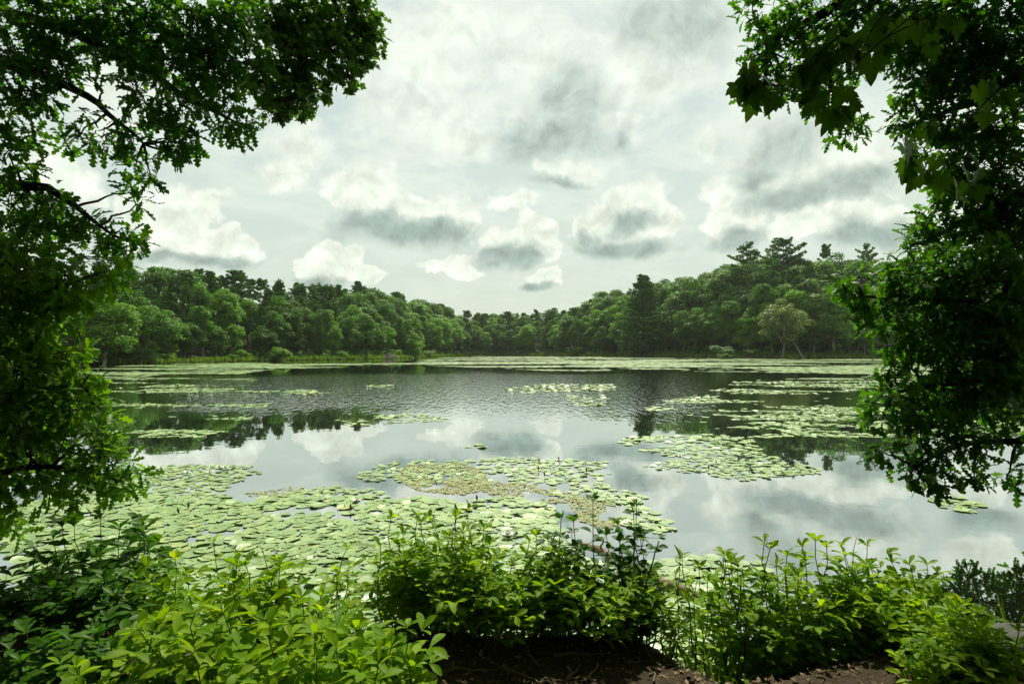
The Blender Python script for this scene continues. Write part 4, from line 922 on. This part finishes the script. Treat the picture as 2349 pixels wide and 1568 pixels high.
B_L1 = [(40, 50, 90, 6.2), (140, 55, 90, 6.3), (240, 45, 85, 6.4), (340, 55, 85, 6.5), (440, 55, 85, 6.6), (540, 60, 80, 6.8), (50, 165, 90, 6.0), (130, 150, 50, 6.2), (300, 135, 60, 6.4), (395, 150, 75, 6.5), (490, 150, 75, 6.6), (570, 150, 55, 6.8), (25, 260, 60, 5.8), (95, 230, 35, 6.0),
        (330, 225, 50, 6.2), (415, 240, 65, 6.3), (505, 255, 60, 6.4), (555, 300, 34, 6.5), (235, 205, 22, 6.2, 1.5), (225, 300, 42, 6.1), (170, 318, 34, 6.1), (300, 318, 48, 6.2), (385, 318, 45, 6.3), (440, 330, 30, 6.4), (400, 360, 28, 6.3), (310, 385, 34, 6.1), (345, 410, 28, 6.1), (305, 440, 28, 6.1), (325, 468, 18, 6.1),
        (20, 350, 55, 5.6), (70, 420, 50, 5.6), (30, 470, 65, 5.5), (110, 490, 50, 5.6), (160, 535, 45, 5.6), (215, 520, 32, 5.7), (270, 530, 38, 5.7), (310, 560, 22, 5.7, 1.8), (240, 590, 50, 5.6), (60, 560, 80, 5.4)]
B_L3 = [(40, 640, 95, 5.0, 2.6), (150, 630, 75, 5.1), (235, 625, 45, 5.2), (40, 740, 95, 5.0, 2.6), (130, 720, 60, 5.1, 1.6), (180, 690, 45, 5.2, 1.5), (50, 850, 95, 4.9, 2.6), (140, 820, 55, 5.0), (165, 880, 50, 5.0), (205, 860, 30, 5.0), (60, 950, 90, 4.8), (160, 940, 60, 4.9), (215, 930, 38, 4.9), (60, 1040, 90, 4.7), (160, 1030, 75, 4.8), (245, 1010, 35, 4.9), (255, 1065, 55, 4.8), (305, 1085, 30, 4.8), (100, 1110, 60, 4.7), (200, 1115, 50, 4.7), (250, 1120, 35, 4.7), (-60, 700, 110, 5.0), (-60, 900, 110, 4.9), (-60, 1080, 110, 4.8), (-50, 1200, 80, 4.7)]
B_L2 = [(620, 50, 75, 7.6), (700, 55, 75, 7.8), (780, 45, 75, 8.0), (835, 40, 45, 8.0), (835, 115, 42, 8.0), (765, 125, 65, 7.8), (690, 140, 65, 7.6), (800, 180, 34, 7.9), (720, 205, 42, 7.7), (650, 205, 50, 7.5), (600, 190, 50, 7.3), (690, 245, 30, 7.6), (620, 255, 34, 7.4), (855, 75, 30, 8.0)]
B_R1 = [(1730, 30, 40, 6.0), (1800, 45, 60, 6.0), (1900, 40, 75, 6.0), (2010, 45, 80, 6.0), (2120, 50, 90, 5.9, 3.4), (2230, 60, 90, 5.8, 3.4), (2330, 60, 80, 5.7, 3.4), (1745, 100, 42, 6.0), (1810, 135, 65, 6.0), (1900, 130, 60, 6.0), (1980, 120, 50, 6.0), (1740, 190, 35, 6.0), (1760, 230, 26, 6.0), (1830, 205, 35, 6.0), (1890, 215, 42, 6.0), (1850, 240, 18, 6.0), (1925, 300, 44, 6.1), (1935, 255, 26, 6.1), (2060, 120, 45, 6.0), (2130, 165, 65, 5.9, 3.4), (2230, 165, 80, 5.8, 3.4), (2330, 170, 80, 5.7, 3.4),
        (2085, 215, 26, 6.0), (2110, 265, 40, 5.9, 3.4), (2190, 275, 60, 5.8, 3.4), (2290, 280, 70, 5.7, 3.4), (2060, 275, 26, 6.0, 1.5), (2100, 330, 35, 5.9, 3.4), (2190, 365, 50, 5.8, 3.4), (2290, 380, 70, 5.6, 3.4), (2160, 420, 36, 5.8, 3.4), (2230, 460, 65, 5.7, 3.4), (2320, 480, 80, 5.6, 3.4), (2150, 490, 32, 5.8, 1.7), (2150, 545, 50, 5.7, 3.4), (2090, 560, 35, 5.8), (2240, 560, 80, 5.6, 2.8), (2330, 570, 80, 5.5, 2.8)]
B_R3 = [(2070, 630, 55, 5.2), (2150, 640, 70, 5.1, 2.8), (2250, 650, 85, 5.0, 3), (2340, 660, 80, 5.0, 3), (1965, 650, 45, 5.3), (2000, 700, 45, 5.3), (1945, 640, 25, 5.3), (1985, 740, 30, 5.3), (2070, 730, 60, 5.2), (2150, 750, 70, 5.1, 3), (2250, 760, 85, 5.0, 3), (2340, 770, 80, 5.0, 3), (2080, 800, 45, 5.2), (2150, 840, 65, 5.1, 2.8), (2250, 860, 80, 5.0, 2.8), (2030, 860, 32, 5.2), (2060, 910, 60, 5.1), (2140, 930, 65, 5.0), (2230, 940, 65, 5.0), (2310, 900, 45, 4.9, 1.6), (2025, 960, 38, 5.1), (2100, 1000, 60, 5.0), (2190, 1010, 60, 4.9), (2280, 1000, 40, 4.9, 1.5), (2030, 1040, 35, 5.0), (2100, 1080, 45, 4.9), (2160, 1060, 45, 4.9), (2235, 1095, 38, 4.9), (2310, 1090, 34, 4.9), (2130, 1115, 26, 4.9), (2340, 1000, 40, 4.9, 1.5), (2330, 830, 40, 4.9, 1.5)]
framing_tree('oak_tree', 'oak at the left with long dark boughs hanging across the upper left sky', (-7.6, 6.4), 8.2, .26,
             [(3.4, [at(-40, 430, 5.8), at(110, 430, 5.7), at(260, 540, 5.7)]), (4.6, [at(-60, 120, 6.2), at(200, 220, 6.3), at(330, 330, 6.2)]), (5.4, [at(-50, 10, 6.4), at(180, 80, 6.5), at(420, 220, 6.5), at(540, 280, 6.5)]), (6.2, [at(100, -120, 6.6), at(350, -20, 6.7), at(560, 80, 6.9)])],
             B_L1, OAK, M_OAK, .155, over=(-8, 0.5, -1.5, 8, 5.0, 9.0), nover=3700)
framing_tree('maple_tree', 'maple whose fine-leaved bough fills the top left toward the open sky', (-5.2, -2.2), 9.5, .24,
             [(6.3, [np.array([-4.6, 2.5, 7.6]), at(520, -120, 7.4), at(640, 80, 7.6), at(700, 220, 7.7)]), (6.9, [np.array([-3.5, 3.0, 8.2]), at(700, -140, 7.8), at(790, 60, 8.0), at(800, 180, 7.9)])],
             B_L2, MAPLE, M_MAPLE, .105, over=(-7, 2, -4, 5, 5.6, 8), nover=2600, n=5)
framing_tree('young_oak_tree', 'young leafy oak leaning in from the left edge over the lily pads', (-5.7, 4.2), 4.6, .10,
             [(1.2, [at(-60, 1090, 4.8), at(120, 1070, 4.7), at(270, 1100, 4.8)]), (1.9, [at(-60, 900, 4.9), at(80, 900, 4.9), at(190, 880, 5.0)]), (2.7, [at(-60, 700, 5.0), at(80, 680, 5.1), at(220, 630, 5.2)])],
             B_L3, OAK, M_OAK_LIT, .125)
framing_tree('oak_tree', 'oak at the right whose boughs hang down across the upper right sky', (7.4, 5.0), 8.4, .27,
             [(4.9, [at(2420, 120, 5.6), at(2250, 230, 5.8), at(2090, 290, 6.0)]), (5.4, [at(2420, -60, 5.8), at(2150, 20, 6.0), at(1900, 160, 6.0), at(1920, 290, 6.1)]), (4.2, [at(2420, 420, 5.4), at(2260, 480, 5.6), at(2120, 560, 5.8)]), (6.0, [at(2200, -120, 6.0), at(1950, 0, 6.0), at(1760, 100, 6.0), at(1750, 220, 6.0)])],
             B_R1, OAK, M_OAK, .14, over=(0.5, 8, -1.5, 8, 5.0, 9.0), nover=3700)
framing_tree('young_oak_tree', 'dark young oak hanging low over the water at the right edge', (6.3, 4.0), 4.8, .11,
             [(1.3, [at(2420, 1010, 4.8), at(2200, 1020, 4.9), at(2100, 1070, 4.9)]), (2.0, [at(2420, 860, 4.9), at(2200, 880, 5.0), at(2050, 900, 5.1)]), (2.8, [at(2420, 700, 5.0), at(2200, 690, 5.1), at(1980, 680, 5.3)])],
             B_R3, OAK, M_OAK, .125)
B_R4 = [(2120, 935, 30, 9.0), (2175, 905, 40, 9.0), (2240, 935, 42, 9.0), (2300, 905, 48, 9.0), (2365, 935, 50, 9.0), (2195, 845, 48, 9.0), (2280, 830, 58, 9.0), (2365, 830, 60, 9.0), (2430, 880, 70, 9.0), (2250, 770, 50, 9.2), (2350, 760, 60, 9.2)]
framing_tree('oak_tree', 'farther small oak behind the dark young oak, mirrored black in the near water', (11.2, 7.0), 4.2, .12,
             [(1.4, [at(2420, 900, 9.2), at(2250, 900, 9.0)]), (2.2, [at(2420, 800, 9.2), at(2280, 820, 9.0)])], B_R4, OAK, M_OAK, .14, cover=3, singles=60)
# the bough of big maple leaves close to the camera
def big_maple():
    bx, by = 4.6, .6; bz = gz(bx, by); e = obj('maple_tree', None, loc=(bx, by, bz), label='maple with big backlit leaves hanging close by at the upper right', cat='tree'); base = np.array([bx, by, bz])
    V, F = tube(curve_pts((0, 0, -.2), (-.2, .2, 4.6), 8, 0, .01), np.linspace(.09, .03, 8), 9); obj('trunk', mesh('trunk', V, F, M_BARKD, smooth=True), e)
    LM = leaf_mesh(MAPLE, M_MAPLE)
    ends = [(1730, 185, 2.3), (1770, 215, 2.35), (1870, 150, 2.2), (1905, 215, 2.2), (1945, 245, 2.25), (1985, 110, 2.2), (2040, 70, 2.25), (1900, 110, 2.2), (2110, 330, 2.3), (2150, 370, 2.35), (2170, 60, 2.2), (2240, 400, 2.4), (2290, 220, 2.3)]
    for i, (x, y, d) in enumerate(ends):
        p1 = at(x, y, d) - base; s = np.array([-.15, .1, 3.2 + .09 * i]); m = s * .35 + p1 * .65 + np.array([.1, .15, .42]) + rng.normal(0, .06, 3)
        P = np.concatenate([curve_pts(s, m, 6, .06, .02), curve_pts(m, p1 + np.array([.02, .02, .05]), 6, .10, .03)[1:]]); V, F = tube(P, np.linspace(.009, .002, len(P)), 6); obj('branch', mesh('branch', V, F, M_BARKD, smooth=True), e)
        for k in range(7):
            c = p1 + np.clip(rng.normal(0, .045, 3), -.06, .06) + np.array([0, .04, .02]); a = rng.uniform(0, 6.28)
            d2 = np.array([math.cos(a) * .55, math.sin(a) * .35, -.8]) + rng.normal(0, .15, 3); up = np.array([0, -.55, .7]) + rng.normal(0, .3, 3)
            obj('leaf', LM, e, M=M4(frame(d2, up), c, rng.uniform(.075, .12)))
big_maple()

# unseen trees behind and beside the camera, added to shade the near bank
for k in range(26):
    a = R(90 + 180 * ((k + .5) / 26)) + rng.normal(0, .05); r = [6.5, 10, 14][k % 3] + rng.uniform(-1, 1); x, y = r * math.sin(a), r * math.cos(a) - 1.0
    if shore_sd([x], [y])[0] < .8: continue
    plant_tree('leafy_tree', BR[[0, 1, 5][k % 3]], x, y, rng.uniform(10, 14), 1.0, 'unseen leafy tree behind the viewer, added to shade the near bank', 'tree', 'unseen shade trees behind the viewer')

# ------------------------------------------------------------------ log, sticks, stone, litter
def log():
    a, b = on_z(1315, 1240, .07), on_z(1610, 1372, .03); e = obj('fallen_log', None, loc=tuple((a + b) / 2), label='pale weathered log floating behind the alder saplings', cat='log'); c = (a + b) / 2
    P = curve_pts(a - c, b - c, 9, 0, .012); V, F = tube(P, np.array([.02, .036, .045, .05, .052, .055, .052, .05, .04]), 10); obj('trunk', mesh('trunk', V, F, M_WOOD, smooth=True), e)
    for t in (.3, .62):
        s = P[int(t * 8)]; V, F = tube(curve_pts(s, s + np.array([.05, -.06, .11]), 4), np.linspace(.016, .008, 4), 6); obj('branch_stub', mesh('branch_stub', V, F, M_WOOD, smooth=True), e)
log()
def stick(name, pts, r0, r1, label, cat='stick', group=None, mat=None):
    pts = np.asarray(pts, float); c = pts[0].copy(); V, F = tube(pts - c, np.linspace(r0, r1, len(pts)), 6)
    return obj(name, mesh(name, V, F, mat or M_BARK, smooth=True), None, tuple(c), label, cat, group)
a, b = at(1462, 1400, 3.4), at(1512, 1240, 3.45)
stick('bare_stick', curve_pts(a, b, 7, 0, .008), .007, .003, 'bare dark stick rising among the alder leaves', mat=M_BARKD)
def ground_pt(x, y):
    d = vdir(x, y); t = (.72 - CAM_Z) / d[2]
    for i in range(6):
        p = np.array([0, 0, CAM_Z]) + d * t; t += (gz(p[0], p[1]) - p[2]) / d[2]
    return np.array([0, 0, CAM_Z]) + d * t
tw = [((1000, 1548), (1150, 1535), 'long thin root running left across the bare earth'), ((1100, 1500), (1165, 1540), 'short root leaving the shrub foot at the left'), ((1160, 1535), (1250, 1566), 'dark root curving to the bottom edge'), ((1340, 1566), (1370, 1520), 'pale forked twig near the middle of the bare earth'), ((1300, 1560), (1330, 1525), 'thin pale twig left of the forked one'), ((1500, 1566), (1505, 1540), 'stubby twig end at the bottom edge'), ((1620, 1530), (1670, 1500), 'grey stick angled up toward the right-hand clump'), ((1580, 1560), (1640, 1535), 'dull stick below the angled grey one'), ((1440, 1522), (1490, 1515), 'small horizontal twig on the earth'), ((1270, 1505), (1420, 1503), 'long twig under the light patch of earth'), ((1690, 1520), (1700, 1550), 'curved little twig in the darker earth'), ((1560, 1500), (1600, 1512), 'thin twig by the bank edge'), ((1210, 1500), (1240, 1530), 'thin bent twig left of the light patch'), ((1730, 1560), (1790, 1545), 'twig lying in the shade at the right')]
for (p, q, lab) in tw:
    a, b = ground_pt(*p), ground_pt(*q); a[2] += .008; b[2] += .008; P = curve_pts(a, b, 8, 0, .03); P[:, 2] = np.array([gz(u[0], u[1]) for u in P]) + .006; L = np.linalg.norm(b - a)
    stick('ground_twig', P, .004 + .012 * min(1, L / .6), .003, lab, 'twig', 'twigs and roots on the bare earth', M_WOOD if 'pale' in lab or 'grey' in lab else M_BARK)
def litter():
    n = 14000; X = rng.uniform(-2.5, 3.6, n); Y = rng.uniform(1.7, 3.5, n); k = shore_sd(X, Y) > .12; X, Y = X[k], Y[k]; n = len(X); Z = ground_h(X, Y) + .006
    T = unit(np.c_[rng.normal(size=(n, 2)), rng.normal(0, .25, n)]); B = unit(np.cross(T, unit(np.c_[rng.normal(0, .35, (n, 2)), np.ones(n)])))
    big = rng.random(n) < .25; l = np.where(big, rng.uniform(.012, .028, n), rng.uniform(.004, .02, n)); w = np.where(big, l * rng.uniform(.3, .6, n), rng.uniform(.0015, .004, n))
    V, F = quads_from(np.c_[X, Y, Z], T, B, w, l); acc = Acc(); acc.add(V, F, np.repeat(rng.random(n) ** 1.6, 4))
    obj('leaf_litter', acc.build('leaf_litter', M_LITTER), kind='stuff', label='dead leaf scraps and needles strewn on the bare earth', cat='leaf litter')
litter()
def bank_grass():
    acc = Acc(); n = 900; X = rng.uniform(-3.4, 3.6, n); Y = rng.uniform(2.9, 4.3, n); sd = shore_sd(X, Y); k = (sd > -.05) & (sd < .55) & (fbm(X * 2.2, Y * 2.2, 81) > .5); X, Y = X[k], Y[k]; n = len(X); Z = ground_h(X, Y)
    for b in range(3):
        h = rng.uniform(.1, .34, n); T = unit(np.c_[rng.normal(0, .4, (n, 2)), np.ones(n)]); B = unit(np.cross(T, rand_dirs(n))); P = np.c_[X, Y, Z] + np.c_[rng.normal(0, .02, (n, 2)), np.zeros(n)]
        V, F = quads_from(P + T * (h / 2)[:, None], T, B, rng.uniform(.003, .006, n), h / 2); acc.add(V, F, np.repeat(rng.random(n), 4))
    obj('bank_grass', acc.build('bank_grass', M_REED), kind='stuff', label='thin grass blades along the edge of the near bank', cat='grass')
bank_grass()
for x, y, x2, y2, d, lab in [(640, 1420, 600, 1255, 2.9, 'dead brown stem standing in the bright shrub clump'), (1030, 1400, 1050, 1165, 3.5, 'thin dead stem above the middle shrub clump'), (1940, 1400, 1965, 1232, 3.5, 'thin dead stem in the right-hand shrub clump'), (1690, 1420, 1668, 1290, 3.4, 'short dead stem at the left of the right-hand clump')]:
    stick('dried_weed', curve_pts(at(x, y, d), at(x2, y2, d), 7, 0, .012), .004, .0015, lab, 'dried weed', 'dried weeds in the shrubs')
def rock():
    p = ground_pt(2335, 1510); u = np.linspace(0, np.pi, 12); w = np.linspace(0, 2 * np.pi, 18, endpoint=False); U, W = np.meshgrid(u, w, indexing='ij')
    r = 1 + .35 * (fbm(U * 1.7 + 3, np.cos(W) * 1.5 + 7, 71) - .5) + .2 * (fbm(U * 4, np.sin(W) * 4 + 9, 72) - .5)
    V = np.stack([.30 * r * np.sin(U) * np.cos(W), .2 * r * np.sin(U) * np.sin(W), .14 * r * np.cos(U)], -1).reshape(-1, 3); i = np.arange(11)[:, None] * 18; j = np.arange(18)[None]; k = (j + 1) % 18
    F = np.stack([i + j, i + 18 + j, i + 18 + k, i + k], -1).reshape(-1, 4); obj('rock', mesh('rock', V, F, M_ROCK, smooth=True), None, (p[0] + .05, p[1], p[2] + .02), 'grey mossy rock at the bottom right corner', 'rock')
rock()

# ------------------------------------------------------------------ summer haze over the pond
def haze():
    m, t = new_mat('haze'); pv = t.node('ShaderNodeVolumePrincipled', {'Color': (0.93, 0.97, 0.92, 1), 'Density': 0.00011, 'Anisotropy': 0.3})
    t.node('ShaderNodeOutputMaterial', {'Volume': pv.outputs[0]})
    x, y0, y1, z0, z1 = 3600, -3600, 3600, -3.2, 62
    V = np.array([(a, b, c) for c in (z0, z1) for b in (y0, y1) for a in (-x, x)], float); F = np.array([(0, 2, 3, 1), (4, 5, 7, 6), (0, 1, 5, 4), (2, 6, 7, 3), (0, 4, 6, 2), (1, 3, 7, 5)])
    obj('haze', mesh('haze', V, F, m), kind='stuff', label='thin pale summer haze over the pond', cat='haze')
haze()

# ------------------------------------------------------------------ trees of one kind and place are told apart by their order along the shore
def order_labels():
    one = 'first second third fourth fifth sixth seventh eighth ninth tenth eleventh twelfth thirteenth fourteenth fifteenth sixteenth seventeenth eighteenth nineteenth'.split()
    def ordinal(k):
        return one[k - 1] if k < 20 else ('twentieth' if k == 20 else 'twenty-' + one[k - 21] if k < 30 else 'thirtieth' if k == 30 else 'thirty-' + one[k - 31])
    by = {}
    for o in SC.objects:
        if o.parent is None and o.get('category') in ('tree', 'pine tree', 'shrub') and 'shore' in str(o.get('group', '')) + ' ' or o.get('group', '').endswith('far end'): by.setdefault(o['label'], []).append(o)
    for lab, L in by.items():
        if len(L) < 2: continue
        L.sort(key=lambda o: o.location.x / max(o.location.y, 1))
        for k, o in enumerate(L): o['label'] = lab + ', ' + ordinal(k + 1) + ' from the left'
order_labels()
